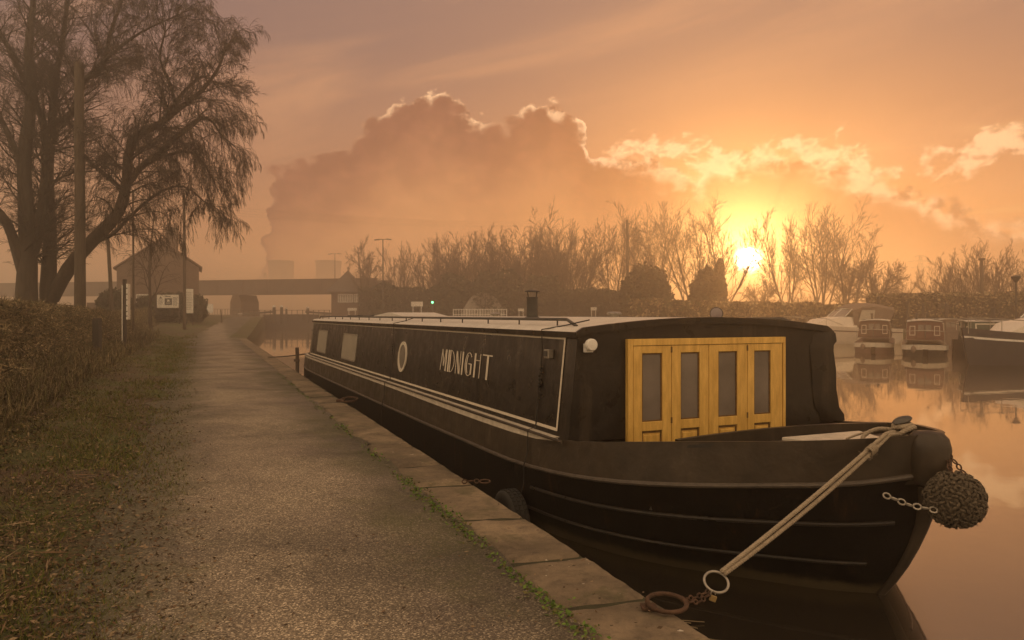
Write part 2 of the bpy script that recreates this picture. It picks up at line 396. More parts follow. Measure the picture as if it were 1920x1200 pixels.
M['red'] = material('red_boat_paint', (0.14, 0.062, 0.048), 0.45, var=0.12, vscale=3)
M['green'] = material('dark_green_boat_paint', (0.03, 0.055, 0.04), 0.5, var=0.15, vscale=3)
M['gelcoat'] = material('cream_hull_gelcoat', (0.66, 0.60, 0.53), 0.35, var=0.06, vscale=2)
M['navy'] = material('dark_navy_hull_paint', (0.035, 0.035, 0.045), 0.4, var=0.15, vscale=3)
M['tower'] = material('cooling_tower_concrete', (0.28, 0.25, 0.23), 0.9, var=0.1, vscale=0.02)

def emis(name, col, strength):
    m = bpy.data.materials.new(name); m.use_nodes = True; b = m.node_tree.nodes['Principled BSDF']
    b.inputs['Base Color'].default_value = (*col, 1); b.inputs['Emission Color'].default_value = (*col, 1); b.inputs['Emission Strength'].default_value = strength
    return m
M['green_lamp'] = emis('green_signal_lamp', (0.15, 1.0, 0.35), 6.0)

# several-colour leaf material, colour picked per leaf island
def leaf_material(name, cols, rough=0.85, spec=0.25, trans=0.0):
    m = bpy.data.materials.new(name); m.use_nodes = True; t = NT(m.node_tree); b = m.node_tree.nodes['Principled BSDF']
    g = t.new('ShaderNodeNewGeometry')
    k = [(i / max(1, len(cols)), (*c, 1)) for i, c in enumerate(cols)]
    m.node_tree.links.new(t.ramp(g.outputs['Random Per Island'], k, 'CONSTANT'), b.inputs['Base Color'])
    b.inputs['Roughness'].default_value = rough; b.inputs['Specular IOR Level'].default_value = spec
    return m
M['grass'] = leaf_material('verge_grass', [(0.09, 0.115, 0.02), (0.13, 0.14, 0.03), (0.18, 0.15, 0.05), (0.06, 0.085, 0.018), (0.14, 0.10, 0.045), (0.11, 0.12, 0.025)])
M['litter'] = leaf_material('leaf_litter', [(0.10, 0.06, 0.035), (0.05, 0.035, 0.022), (0.17, 0.11, 0.065), (0.075, 0.05, 0.03), (0.26, 0.19, 0.12)])
M['hedge'] = leaf_material('hedge_leaves', [(0.15, 0.11, 0.06), (0.25, 0.19, 0.105), (0.09, 0.09, 0.04), (0.12, 0.09, 0.05), (0.44, 0.35, 0.21), (0.05, 0.045, 0.024)])
M['weeds'] = leaf_material('weed_leaves', [(0.10, 0.17, 0.03), (0.13, 0.2, 0.04), (0.07, 0.12, 0.025), (0.12, 0.11, 0.04)])

# ================================================================== the setting
THQ = math.atan(0.4057)                 # the quay runs away to the left at this angle
QO = Vector((2.55, 0, 0))
cq, sq = math.cos(THQ), math.sin(THQ)
def q2w(x, y, z=0.0): return Vector((QO.x + x * cq - y * sq, QO.y + x * sq + y * cq, z))     # quay frame (x across, y along) -> world
def quay(o): o.location = QO; o.rotation_euler = (0, 0, THQ); return o
def gz(y): return 0.48 + 1.27 * (lambda t: t * t * (3 - 2 * t))(min(1, max(0, (y - 46) / 62.0)))      # height of the bank along the quay
def qx(y): return 0.0 if y < 54 else (y - 54) * 0.0828
def fb(x, y, s=1.0): return mnoise.noise(Vector((x * s, y * s, 3.1)))
PATH_R, PATH_L = -0.60, -3.05
def path_left(y): return PATH_L - 0.012 * min(y, 60) + 0.30 * fb(0, y, 0.6) + 0.18 * fb(7, y, 2.6)
HEDGE_X = -6.2

# ground of the towpath bank
xs = [0.0, -0.60, -0.70, -0.9, -1.5, -2.2, -2.8] + [-3.1 - 0.16 * i for i in range(30)] + [-8.4, -9.5, -12, -16, -22, -30, -45, -70, -120, -200, -400]
ys = sorted(set([-60, -40, -25, -15, -10, -6, -3] + [0.18 * i for i in range(120)] + [21.6 + 0.6 * i for i in range(80)] + [70 + 3 * i for i in range(27)]))
g = MB(); rows = []
for y in ys:
    r = []
    for x in xs:
        z = gz(y) - (0.10 if x > -0.7 and y < 54 else 0.012)
        if x < -3.0:
            w = min(1, (-3.0 - x) / 0.6)
            z += w * (0.035 * fb(x, y, 1.3) + 0.022 * fb(x, y, 4.7) + 0.02) + min(0.22, max(0, (-4.2 - x) * 0.07))
        r.append((x + qx(y), y, z))
    rows.append(r)
g.grid(rows)
edge = [(r[0][0], r[0][1], r[0][2]) for r in rows if r[0][1] > 53.5]
g.grid([[(x, y, -0.6) for x, y, z in edge], edge])
soil = bpy.data.materials.new('verge_soil_and_grass'); soil.use_nodes = True; t = NT(soil.node_tree); b = soil.node_tree.nodes['Principled BSDF']
co = t.new('ShaderNodeTexCoord').outputs['Object']
n0 = t.noise(co, 0.55, 5, 0.6); n1_ = t.noise(co, 5.0, 6, 0.65); n2_ = t.noise(co, 45.0, 4, 0.7)
dirt = t.ramp(n2_, [(0.3, (0.035, 0.024, 0.015)), (0.5, (0.09, 0.06, 0.04)), (0.72, (0.18, 0.125, 0.08))])
grs = t.ramp(n2_, [(0.3, (0.032, 0.038, 0.012)), (0.55, (0.085, 0.092, 0.025)), (0.75, (0.15, 0.14, 0.05))])
fm = t.sstep(t.m('ADD', t.m('MULTIPLY', n0, 0.7), t.m('MULTIPLY', n1_, 0.3)), 0.43, 0.55)
soil.node_tree.links.new(t.mix(fm, dirt, grs), b.inputs['Base Color']); b.inputs['Roughness'].default_value = 0.95
bn = t.new('ShaderNodeBump'); bn.inputs['Distance'].default_value = 0.03; soil.node_tree.links.new(n2_, bn.inputs['Height']); soil.node_tree.links.new(bn.outputs[0], b.inputs['Normal'])
quay(tag(g.build('towpath_bank', soil, smooth=True), kind='structure'))

# the asphalt path
asp = bpy.data.materials.new('worn_asphalt'); asp.use_nodes = True; t = NT(asp.node_tree); b = asp.node_tree.nodes['Principled BSDF']
co = t.new('ShaderNodeTexCoord').outputs['Object']
vo = t.new('ShaderNodeTexVoronoi'); vo.inputs['Scale'].default_value = 125.0; asp.node_tree.links.new(co, vo.inputs['Vector'])
spx = t.new('ShaderNodeSeparateXYZ'); asp.node_tree.links.new(vo.outputs['Color'], spx.inputs[0])
chip = t.ramp(spx.outputs[0], [(0.0, (0.065, 0.053, 0.037)), (0.5, (0.15, 0.122, 0.086)), (0.82, (0.235, 0.193, 0.138)), (0.96, (0.50, 0.42, 0.31))])
wear = t.sstep(t.noise(co, 0.8, 5, 0.6, 0.4), 0.3, 0.72, 0.6, 1.3)
chip = t.mix(1.0, chip, t.xyz(wear, wear, wear), 'MULTIPLY')
sxyz = t.new('ShaderNodeSeparateXYZ'); asp.node_tree.links.new(co, sxyz.inputs[0]); X_, Y_ = sxyz.outputs[0], sxyz.outputs[1]
ns = t.noise(co, 2.2, 6, 0.65)
mossr = t.m('MULTIPLY', t.sstep(t.m('ADD', X_, t.m('MULTIPLY', ns, 1.3)), -0.75, -0.10), t.sstep(t.noise(co, 0.55, 3), 0.36, 0.55))
mossl = t.sstep(t.m('ADD', X_, t.m('MULTIPLY', ns, -1.8)), -3.2, -4.0)
moss = t.m('MULTIPLY', t.m('MAXIMUM', mossr, mossl), t.sstep(t.noise(co, 38, 3), 0.35, 0.6, 0.3, 1.0))
chip = t.mix(t.m('MULTIPLY', moss, 0.75), chip, t.ramp(t.noise(co, 60, 3), [(0.3, (0.05, 0.055, 0.016)), (0.7, (0.13, 0.125, 0.035))]))
# cross joints and fine cracks
for yj in (23.6, 26.9, 31.8):
    wv_ = t.m('ABSOLUTE', t.m('SUBTRACT', t.m('ADD', Y_, t.m('MULTIPLY', t.noise(co, 0.9, 3), 1.0)), yj + 0.5))
    chip = t.mix(t.m('MULTIPLY', t.sstep(wv_, 0.11, 0.03), t.sstep(X_, -0.7, -1.2, 0.4, 0.85)), chip, (0.03, 0.024, 0.018, 1))
asp.node_tree.links.new(chip, b.inputs['Base Color'])
t.put(b.inputs['Roughness'], t.sstep(t.noise(co, 1.1, 4), 0.35, 0.65, 0.5, 0.72)); b.inputs['Specular IOR Level'].default_value = 0.55
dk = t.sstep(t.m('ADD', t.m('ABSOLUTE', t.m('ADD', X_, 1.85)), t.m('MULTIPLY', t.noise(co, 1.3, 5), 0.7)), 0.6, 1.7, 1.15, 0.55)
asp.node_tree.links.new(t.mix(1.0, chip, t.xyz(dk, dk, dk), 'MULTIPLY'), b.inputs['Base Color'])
bn = t.new('ShaderNodeBump'); bn.inputs['Distance'].default_value = 0.006; bn.inputs['Strength'].default_value = 1.0
hgt = t.m('ADD', t.m('MULTIPLY', spx.outputs[1], 0.6), t.m('MULTIPLY', t.noise(co, 9.0, 5), 2.0))
asp.node_tree.links.new(hgt, bn.inputs['Height']); asp.node_tree.links.new(bn.outputs[0], b.inputs['Normal'])
g = MB(); rows = []
for y in ys:
    l = path_left(y); rr = PATH_R + 0.03 + 0.12 * fb(3, y, 1.3) + 0.06 * fb(9, y, 5.0)
    if y > 54: rr -= 0.6
    rows.append([(l + (rr - l) * k / 10.0 + qx(y), y, gz(y) + 0.004 + 0.03 * math.sin(math.pi * k / 10) + 0.006 * fb(l + k, y, 1.1)) for k in range(11)])
g.grid(rows)
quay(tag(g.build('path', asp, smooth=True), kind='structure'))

# water
wm = bpy.data.materials.new('still_canal_water'); wm.use_nodes = True; t = NT(wm.node_tree); b = wm.node_tree.nodes['Principled BSDF']
gl = t.new('ShaderNodeBsdfGlossy'); gl.inputs['Roughness'].default_value = 0.012; gl.inputs['Color'].default_value = (0.97, 0.92, 0.80, 1)
b.inputs['Base Color'].default_value = (0.022, 0.017, 0.012, 1); b.inputs['Roughness'].default_value = 0.25
lw = t.new('ShaderNodeFresnel'); lw.inputs['IOR'].default_value = 1.9
fr = t.m('ADD', t.m('MULTIPLY', lw.outputs[0], 0.9), 0.06, clamp=True)
mx = t.new('ShaderNodeMixShader'); wm.node_tree.links.new(fr, mx.inputs[0]); wm.node_tree.links.new(b.outputs[0], mx.inputs[1]); wm.node_tree.links.new(gl.outputs[0], mx.inputs[2])
wm.node_tree.links.new(mx.outputs[0], wm.node_tree.nodes['Material Output'].inputs[0])
co = t.new('ShaderNodeTexCoord').outputs['Object']
bn = t.new('ShaderNodeBump'); bn.inputs['Strength'].default_value = 1.0; bn.inputs['Distance'].default_value = 0.0011
wm.node_tree.links.new(t.noise(co, 2.2, 3, 0.5, 0.5), bn.inputs['Height'])
for q in (gl, b, lw): wm.node_tree.links.new(bn.outputs[0], q.inputs['Normal'])
g = MB(); g.add([(-70, -120, 0), (700, -120, 0), (700, 150, 0), (-70, 150, 0)], [(0, 1, 2, 3)])
tag(g.build('water', wm, fix=False), kind='structure')

# far side of the basin and the land beyond, out to the horizon
shore = [(-3000, 150, 1.7), (-60, 146, 1.7), (-40, 132, 1.7), (-26, 126, 1.7), (-12, 108, 1.3), (8, 80, 0.8), (22, 64, 0.7), (45, 58.5, 0.6), (80, 57, 0.6), (200, 50, 0.7), (3000, -200, 1.5)]
fieldm = material('rough_winter_field', (0.07, 0.055, 0.03), 0.95, col2=(0.10, 0.095, 0.04), vscale=0.35, bump=0.05, bscale=3)
g = MB()
def far_row(k, dz):
    r = []
    for x, y, z in shore: r.append((x * (1 + 0.0 * k), y + k, z + dz))
    return r
g.grid([[(x, y, -0.7) for x, y, z in shore], [(x, y, z) for x, y, z in shore]] + [far_row(k, dz) for k, dz in ((6, 0.1), (25, 0.25), (80, 0.4), (300, 0.6), (900, 0.8), (3200, 0.8))])
tag(g.build('ground', fieldm, smooth=False), kind='structure')

# ---------------------------------------------------------------- quay wall of separate coping stones
qw = thing('quay_wall', 'low stone quay wall with worn sandstone coping along the moored boat', 'quay wall')
quay(qw)
stone = bpy.data.materials.new('worn_sandstone'); stone.use_nodes = True; t = NT(stone.node_tree); b = stone.node_tree.nodes['Principled BSDF']
co = t.new('ShaderNodeTexCoord').outputs['Object']
na = t.noise(co, 1.6, 7, 0.65, 0.5); nb = t.noise(co, 14.0, 6, 0.7)
c = t.ramp(na, [(0.3, (0.085, 0.064, 0.042)), (0.5, (0.165, 0.125, 0.082)), (0.7, (0.27, 0.205, 0.135))])
c = t.mix(1.0, c, t.ramp(nb, [(0.25, (0.5, 0.5, 0.5)), (0.5, (1, 1, 1)), (0.8, (1.2, 1.18, 1.15))]), 'MULTIPLY')
oi = t.new('ShaderNodeNewGeometry').outputs['Random Per Island']
vv = t.m('ADD', t.m('MULTIPLY', oi, 0.2), 0.9); c = t.mix(1.0, c, t.xyz(vv, vv, vv), 'MULTIPLY')
sp = t.sstep(t.noise(co, 20.0, 3, 0.5), 0.70, 0.74); c = t.mix(t.m('MULTIPLY', sp, t.sstep(t.noise(co, 1.2, 2), 0.45, 0.6)), c, (0.52, 0.47, 0.40, 1))
mo = t.m('MULTIPLY', t.sstep(t.noise(co, 2.6, 5, 0.65), 0.54, 0.66), 0.55); c = t.mix(mo, c, (0.075, 0.07, 0.03, 1))
stone.node_tree.links.new(c, b.inputs['Base Color']); b.inputs['Roughness'].default_value = 0.82
bn = t.new('ShaderNodeBump'); bn.inputs['Distance'].default_value = 0.02; 
stone.node_tree.links.new(t.m('ADD', t.m('MULTIPLY', nb, 0.6), t.m('MULTIPLY', t.noise(co, 60, 4, 0.7), 0.35)), bn.inputs['Height']); stone.node_tree.links.new(bn.outputs[0], b.inputs['Normal'])
def coping(y0, y1, sk0, sk1, w):
    """a worn block: gridded top that droops and chips towards its edges."""
    m = MB(); NU, NV = (14, 12) if y0 < 14 else (6, 5)
    rows = []; z0 = gz((y0 + y1) / 2) + rng.uniform(-0.016, -0.010)
    for i in range(NU + 1):
        u = i / NU; r = []
        for k in range(NV + 1):
            v = k / NV
            x = -w * (1 - v); yy = y0 + (y1 - y0) * u + (1 - v) * (sk0 * (1 - u) + sk1 * u)
            eu = min(u, 1 - u) * (y1 - y0); ev = min(v, 1 - v) * w
            d_ = max(0, 0.035 - eu) + max(0, 0.03 - ev) * 0.9
            zz = z0 - d_ * 0.62 + 0.010 * fb(x * 3, yy * 3, 1.3) + 0.006 * fb(x, yy, 11)
            if ev < 1e-6 or eu < 1e-6: zz -= 0.01 + 0.012 * abs(fb(x, yy, 8.0))
            if v == 1: x -= 0.012 + 0.02 * abs(fb(2.2, yy, 5.0))
            r.append((x + qx(yy), yy, zz))
        rows.append(r)
    m.grid(rows)
    # sides
    per = [rows[0][k] for k in range(NV + 1)] + [rows[i][NV] for i in range(1, NU + 1)] + [rows[NU][k] for k in range(NV - 1, -1, -1)] + [rows[i][0] for i in range(NU - 1, 0, -1)]
    o = len(m.v)
    m.v.extend(per); m.v.extend([(x, y, z - 0.24) for x, y, z in per]); n = len(per)
    for i in range(n): j = (i + 1) % n; m.f.append((o + i, o + j, o + n + j, o + n + i))
    return m
y = 1.2; joints = [1.2, 2.2, 3.25, 4.02]
YJ = [4.62, 5.42, 6.45, 7.72, 8.75, 9.9, 11.0]
joints += YJ
while joints[-1] < 53: joints.append(joints[-1] + rng.uniform(0.85, 1.35))
sk = [rng.uniform(-0.10, 0.16) for _ in joints]
for i in range(len(joints) - 1):
    gap = 0.007
    coping(joints[i] + gap, joints[i + 1] - gap, sk[i], sk[i + 1], 0.63 + rng.uniform(-0.05, 0.03)).build('coping_stone', stone, qw, smooth=35)
m = MB(); m.grid([[(-0.66 + qx(yy), yy, gz(yy) - .060), (-0.60 + qx(yy), yy, gz(yy) - .033 + .005 * fb(1, yy, 6)), (-0.30 + qx(yy), yy, gz(yy) - .033 + .005 * fb(4, yy, 6)), (-0.03 + qx(yy), yy, gz(yy) - .036)] for yy in np.arange(1.25, 53, .12)])
m.build('joint_fill', material('joint_dirt', (0.022, 0.018, 0.010), 0.95, col2=(0.045, 0.045, 0.018), vscale=6, bump=.004, bscale=60), qw)
m = MB(); m.slab(-0.75, -0.02, -40, 1.19, 0.2, 0.47); m.build('coping_run', stone, qw)
wallm = material('quay_wall_masonry', (0.07, 0.05, 0.035), 0.8, var=0.5, vscale=3.5, bump=0.03, bscale=9)
m = MB(); m.grid([[(-0.045 + 0.015 * fb(1, yy, 2), yy, -0.7) for yy in np.arange(-40, 54.2, 0.5)], [(-0.045 + 0.015 * fb(5, yy, 2), yy, 0.25) for yy in np.arange(-40, 54.2, 0.5)]])
m.build('wall_face', wallm, qw)

# ---------------------------------------------------------------- ground cover
def leaves_np(P, size, nrm_up, rnd, aspect=0.45, tri=False):
    """quads (or slim triangles) of random attitude at points P (n,3); nrm_up 0..1 flattens them towards the ground."""
    n = len(P); a = rnd.normal(size=(n, 3)); a[:, 2] *= (1 - nrm_up); a /= np.linalg.norm(a, axis=1)[:, None] + 1e-9
    b_ = rnd.normal(size=(n, 3)); b_[:, 2] *= (1 - nrm_up); b_ -= (b_ * a).sum(1)[:, None] * a; b_ /= np.linalg.norm(b_, axis=1)[:, None] + 1e-9
    L = size * rnd.uniform(0.5, 1.4, n)[:, None]; W = L * aspect
    if tri:
        V = np.stack([P - b_ * W * 0.5, P + b_ * W * 0.5, P + a * L], 1).reshape(-1, 3)
        return V, np.arange(n * 3).reshape(-1, 3)
    V = np.stack([P - a * L / 2, P + b_ * W / 2, P + a * L / 2, P - b_ * W / 2], 1).reshape(-1, 3)
    return V, np.arange(n * 4).reshape(-1, 4)
rs = np.random.RandomState(3)
def bank_z(x, y): 
    z = np.array([gz(v) for v in y]); w = np.clip((-3.0 - x) / 0.6, 0, 1)
    return z + 0.01 * w + np.minimum(0.22, np.maximum(0, (-4.2 - x) * 0.07)) 
def near_y(n, y0, y1):      # denser near the camera
    u = rs.uniform(0, 1, n); return 1.0 / (1.0 / y0 + u * (1.0 / y1 - 1.0 / y0))
n = 150000
gy = near_y(n, 3.2, 60); gx = -3.0 - 0.012 * gy - rs.uniform(-0.55, 3.9, n) ** 1.0 
patch = np.array([mnoise.noise(Vector((a * 0.9, b_ * 0.7, 5.5))) + 0.5 * mnoise.noise(Vector((a * 3, b_ * 3, 1.5))) for a, b_ in zip(gx, gy)])
edgew = np.exp(-((gx + 3.5 + 0.012 * gy) / 0.8) ** 2)
keep = rs.uniform(-0.35, 0.35, n) < patch + 0.38 * edgew - 0.17
gx, gy = gx[keep], gy[keep]; n = len(gx)
base_ = np.stack([gx, gy, bank_z(gx, gy) - 0.005], 1)
hgt_ = rs.uniform(0.012, 0.05, n) * (1 + 0.03 * gy); lean = rs.normal(size=(n, 2)) * 0.6
tip = base_ + np.stack([lean[:, 0] * hgt_, lean[:, 1] * hgt_, hgt_], 1)
pw = rs.normal(size=(n, 2)); pw /= np.linalg.norm(pw, axis=1)[:, None]; wd = (0.0022 + 0.0005 * gy)[:, None]
off = np.concatenate([pw * wd, np.zeros((n, 1))], 1)
V = np.stack([base_ - off, base_ + off, tip], 1).reshape(-1, 3)
quay(tag(mesh_np('grass', V, np.arange(n * 3).reshape(-1, 3), M['grass']), 'short patchy grass and moss along the verge between path and hedge', 'grass', kind='stuff'))
n = 90000
ly = near_y(n, 3.2, 45); lx = -3.0 - rs.uniform(-0.8, 4.2, n) - 0.012 * ly
P = np.stack([lx, ly, bank_z(lx, ly) + rs.uniform(0.0, 0.03, n)], 1)
V, F = leaves_np(P, 0.035, 0.75, rs, 0.4)
n2 = 1500; y2 = near_y(n2, 3.5, 40); x2 = rs.uniform(-7, -3.3, n2); P2 = np.stack([x2, y2, bank_z(x2, y2) + 0.03], 1); V2, F2 = leaves_np(P2, 0.22, 0.8, rs, 0.05)
n3 = 500; y3 = near_y(n3, 3.4, 30); x3 = rs.uniform(-3.2, -0.1, n3); P3 = np.stack([x3, y3, np.full(n3, 0.52)], 1); V3, F3 = leaves_np(P3, 0.028, 0.93, rs, 0.5)
V = np.concatenate([V, V2, V3]); F = np.concatenate([F, F2 + len(F) * 4, F3 + (len(F) + len(F2)) * 4])
quay(tag(mesh_np('leaf_litter', V, F, M['litter']), 'dead leaves and broken twigs matted over the dark verge', 'leaf litter', kind='stuff'))
# tangled dry scrub between verge and hedge
def stems_np(n, y0, y1, x0, x1, hmin, hmax, w0, lean):
    y = near_y(n, y0, y1); x = rs.uniform(x0, x1, n) - 0.012 * y; h = rs.uniform(hmin, hmax, n) * (0.35 + 0.65 * np.clip((-x - 3.4) / 2.4, 0, 1)); a = rs.uniform(0, 6.283, n)
    dirs = np.stack([np.cos(a), np.sin(a)], 1); B = np.stack([x, y, bank_z(x, y) - 0.01], 1); l1 = rs.uniform(.2, lean, n)[:, None]
    Mi = B + np.concatenate([dirs * l1 * h[:, None] * .5, h[:, None] * .75], 1); Tp = B + np.concatenate([dirs * l1 * h[:, None] * 1.5, h[:, None] * rs.uniform(.5, 1.05, n)[:, None]], 1)
    wv = np.stack([-dirs[:, 1], dirs[:, 0], np.zeros(n)], 1) * (w0 * (1 + 0.10 * y))[:, None]
    V = np.stack([B - wv, B + wv, Mi + wv * .7, Mi - wv * .7, Tp + wv * .2, Tp - wv * .2], 1).reshape(-1, 3); b_ = np.arange(n)[:, None] * 6
    return V, np.concatenate([b_ + np.array([[0, 1, 2, 3]]), b_ + np.array([[3, 2, 4, 5]])], 0)
M['scrub'] = leaf_material('dry_scrub', [(0.15, 0.11, 0.055), (0.09, 0.065, 0.035), (0.26, 0.20, 0.11), (0.07, 0.07, 0.025), (0.11, 0.10, 0.035), (0.05, 0.038, 0.022)])
V, F = stems_np(36000, 5.0, 60, -6.4, -4.7, 0.10, 0.55, 0.0022, 1.3)
V2, F2 = stems_np(11000, 3.2, 40, -5.6, -3.3, 0.04, 0.2, 0.0018, 1.8)
P5 = np.stack([rs.uniform(-6.2, -4.2, 26000), near_y(26000, 5, 55), np.zeros(26000)], 1); P5[:, 0] -= 0.012 * P5[:, 1]; P5[:, 2] = bank_z(P5[:, 0], P5[:, 1]) + np.abs(rs.normal(size=26000)) * 0.14 * np.clip((-P5[:, 0] - 4) / 2, 0.1, 1.2)
V3, F3 = leaves_np(P5, 0.05, 0.2, rs, 0.4)
quay(tag(mesh_np('scrub', np.concatenate([V, V2, V3]), np.concatenate([F, F2 + len(V), F3 + len(V) + len(V2)]), M['scrub']), 'tangle of dry stalks and brambles spilling from the hedge foot', 'scrub', kind='stuff'))
# weeds in the seam behind the coping
Ps = []
for cy_, cn, wd_ in [(3.6, 10, .10), (4.35, 26, .09), (4.75, 16, .06), (5.3, 8, .05), (6.1, 20, .08), (6.7, 26, .09), (7.3, 26, .09), (7.9, 16, .08), (9.3, 12, .1), (11.5, 12, .1), (14, 10, .1)]:
    for _ in range(cn * 5):
        yy = cy_ + rs.normal() * 0.22; xx = -0.63 + rs.normal() * wd_ * 0.55
        Ps.append((xx, yy, gz(yy) + 0.012 + abs(rs.normal()) * 0.012))
for _ in range(700): yy = rs.uniform(3.3, 22); Ps.append((-0.63 + 0.05 * fb(3, yy, 1.7) + rs.normal() * 0.03, yy, gz(yy) + 0.008))
V, F = leaves_np(np.array(Ps), 0.030, 0.45, rs, 0.55)
quay(tag(mesh_np('weeds', V, F, M['weeds']), 'small green weeds growing in the seam behind the coping stones', 'weeds', kind='stuff'))
# dead reeds floating by the wall
m = MB()
for i in range(46):
    a = rs.uniform(-0.15, 0.25); L = rs.uniform(0.25, 0.75); p = q2w(0.22 + rs.uniform(-.1, .22), 4.65 + rs.uniform(-.25, .7), 0.012)
    dv = Vector((math.cos(a - 0.25), math.sin(a - 0.25), 0)) * L / 2
    m.tube([p - dv, p + Vector((0, 0, 0.01 + 0.02 * rs.uniform())), p + dv], 0.0035, 4)
m.build('floating_reeds', material('dead_reed', (0.16, 0.12, 0.07), 0.8, var=0.4, vscale=9)); tag(bpy.data.objects['floating_reeds'], 'thin raft of dead reeds floating between quay and hull', 'reeds', kind='stuff')

# ---------------------------------------------------------------- hedge along the towpath
hn = 160000
hy = near_y(hn, 9, 74); u = rs.uniform(0, 1, hn)
front = rs.uniform(0, 1, hn) < 0.72
dep_ = np.where(front, np.abs(rs.normal(size=hn)) * 0.16, rs.uniform(0, 2.2, hn))
topn = np.array([0.24 * mnoise.noise(Vector((a * 0.6, 2, 0))) + 0.16 * mnoise.noise(Vector((a * 2.3, 6, 0))) for a in hy])
hmax = 1.80 + topn - 0.28 * np.clip((hy - 30) / 30, 0, 1)
hz = np.where(front, rs.uniform(0, 1, hn) ** 0.8 * hmax, hmax - np.abs(rs.normal(size=hn)) * 0.12)
bulge = np.array([0.24 * mnoise.noise(Vector((a * 0.8, b_ * 1.3, 9))) + 0.13 * mnoise.noise(Vector((a * 2.6, b_ * 2.6, 4))) for a, b_ in zip(hy, hz)])
slope = (0.75 + 0.4 * np.array([mnoise.noise(Vector((a * 0.45, 31, 0))) for a in hy])) * (1 - np.clip(hz / 1.5, 0, 1)) ** 1.6
hx = HEDGE_X - np.clip((hy - 12) * 0.06, 0, 0.85) + slope + bulge - dep_ - 0.35 * np.clip((hz - 1.3), 0, 1)
P = np.stack([hx, hy, hz + np.array([gz(v) for v in hy]) + 0.12], 1)
V, F = leaves_np(P, 0.075, 0.1, rs, 0.42)
V = np.asarray(V); sc2 = None
n2 = 60000; k2 = rs.randint(0, hn, n2); V2, F2 = leaves_np(P[k2] + rs.normal(size=(n2, 3)) * 0.05, 0.34, 0.0, rs, 0.045)
hr = thing('hedge', 'long unkempt brown hedge running beside the towpath', 'hedge'); quay(hr)
mesh_np('foliage', np.concatenate([V, V2]), np.concatenate([F, F2 + len(F) * 4]), M['hedge'], hr)
m = MB(); rows = []
for yy in list(np.arange(9.2, 74, 0.6)):
    hm = 1.62 - 0.28 * min(1, max(0, (yy - 30) / 30)); z0 = gz(yy) - 0.1; nn = -0.42 + 0.12 * fb(2, yy, 0.9) - min(.85, max(0, (yy - 12) * .06))
    rows.append([(HEDGE_X + 0.36 + nn, yy, z0), (HEDGE_X + 0.05 + nn, yy, z0 + 0.7), (HEDGE_X - 0.35 + nn, yy, z0 + hm), (HEDGE_X - 1.9 + nn, yy, z0 + hm), (HEDGE_X - 2.1 + nn, yy, z0)])
m.grid(rows); m.f.append((4, 3, 2, 1, 0)); nl = len(m.v); m.f.append(tuple(range(nl - 5, nl)))
m.build('branch_core', material('hedge_inner_twigs', (0.035, 0.026, 0.016), 0.95, var=0.5, vscale=8, bump=0.05, bscale=12), hr)

# ================================================================== the wide canal boat
TH = math.atan((CX - 350) / FPX)
BO = Vector((2.745, 5.57, 0.0))                 # stem at the waterline; local x = to starboard, y = aft
boat = thing('canal_boat', 'wide black canal boat with yellow front doors moored at the quay', 'canal boat', BO, TH)
cb, sb = math.cos(TH), math.sin(TH)
def b2w(x, y, z): return Vector((BO.x + x * cb - y * sb, BO.y + x * sb + y * cb, z))
def ray_plane(px, py, p0, nrm):
    """where a sight line meets a plane of the boat (boat frame)"""
    d = Vector(((px - CX) / FPX, 1, -(py - CY) / FPX)); o = Vector((0, 0, CAM_H)) - BO
    dl = Vector((d.x * cb + d.y * sb, -d.x * sb + d.y * cb, d.z)); ol = Vector((o.x * cb + o.y * sb, -o.x * sb + o.y * cb, o.z))
    k = (Vector(p0) - ol).dot(nrm) / dl.dot(nrm)
    return ol + dl * k
CF, CR = 1.94, 17.4                             # cabin front / rear
# -- hull loft
LW = ([0, .10, .25, .43, .715, 1.2, 2.0, 3.0, 4.0], [0.0, .16, .34, .50, .74, 1.12, 1.48, 1.64, 1.69])
LR = ([0, .06, .2, .6, 1.2, 1.9, 2.9, 4.0], [0.03, .20, .42, .86, 1.31, 1.58, 1.70, 1.71])
LT = ([0, .06, .2, .6, 1.2, 1.9, 2.9, 4.0], [0.05, .20, .40, .82, 1.25, 1.52, 1.66, 1.68])
ZR = ([0, .2, .6, 1.2, 1.9, 3.1, 5, 9.5, 17, 20], [.966, .903, .843, .764, .69, .61, .585, .566, .57, .62])
ZT = ([0, .3, .6, 1.0, 1.55, 2.2, 2.5, 9, 20], [1.25, 1.20, 1.162, 1.12, 1.05, .965, .95, .95, .95])
Ls = [0, .03, .07, .12, .2, .3, .42, .55, .7, .9, 1.1, 1.35, 1.6, 1.9, 2.2, 2.5, 2.9, 3.4, 4, 5, 6.5, 8, 10, 12, 14, 16, 17.5, 18.5, 19.1, 19.5, 19.75]
def stern(L): return 1.0 if L < 18.0 else math.sqrt(max(0.0, 1 - ((L - 18.0) / 1.78) ** 2 * 0.93))
def s_stem(f): return -0.40 * (1 - (1 - min(1, max(f, 0))) ** 1.9) if f >= 0 else 0.25 * (-f)
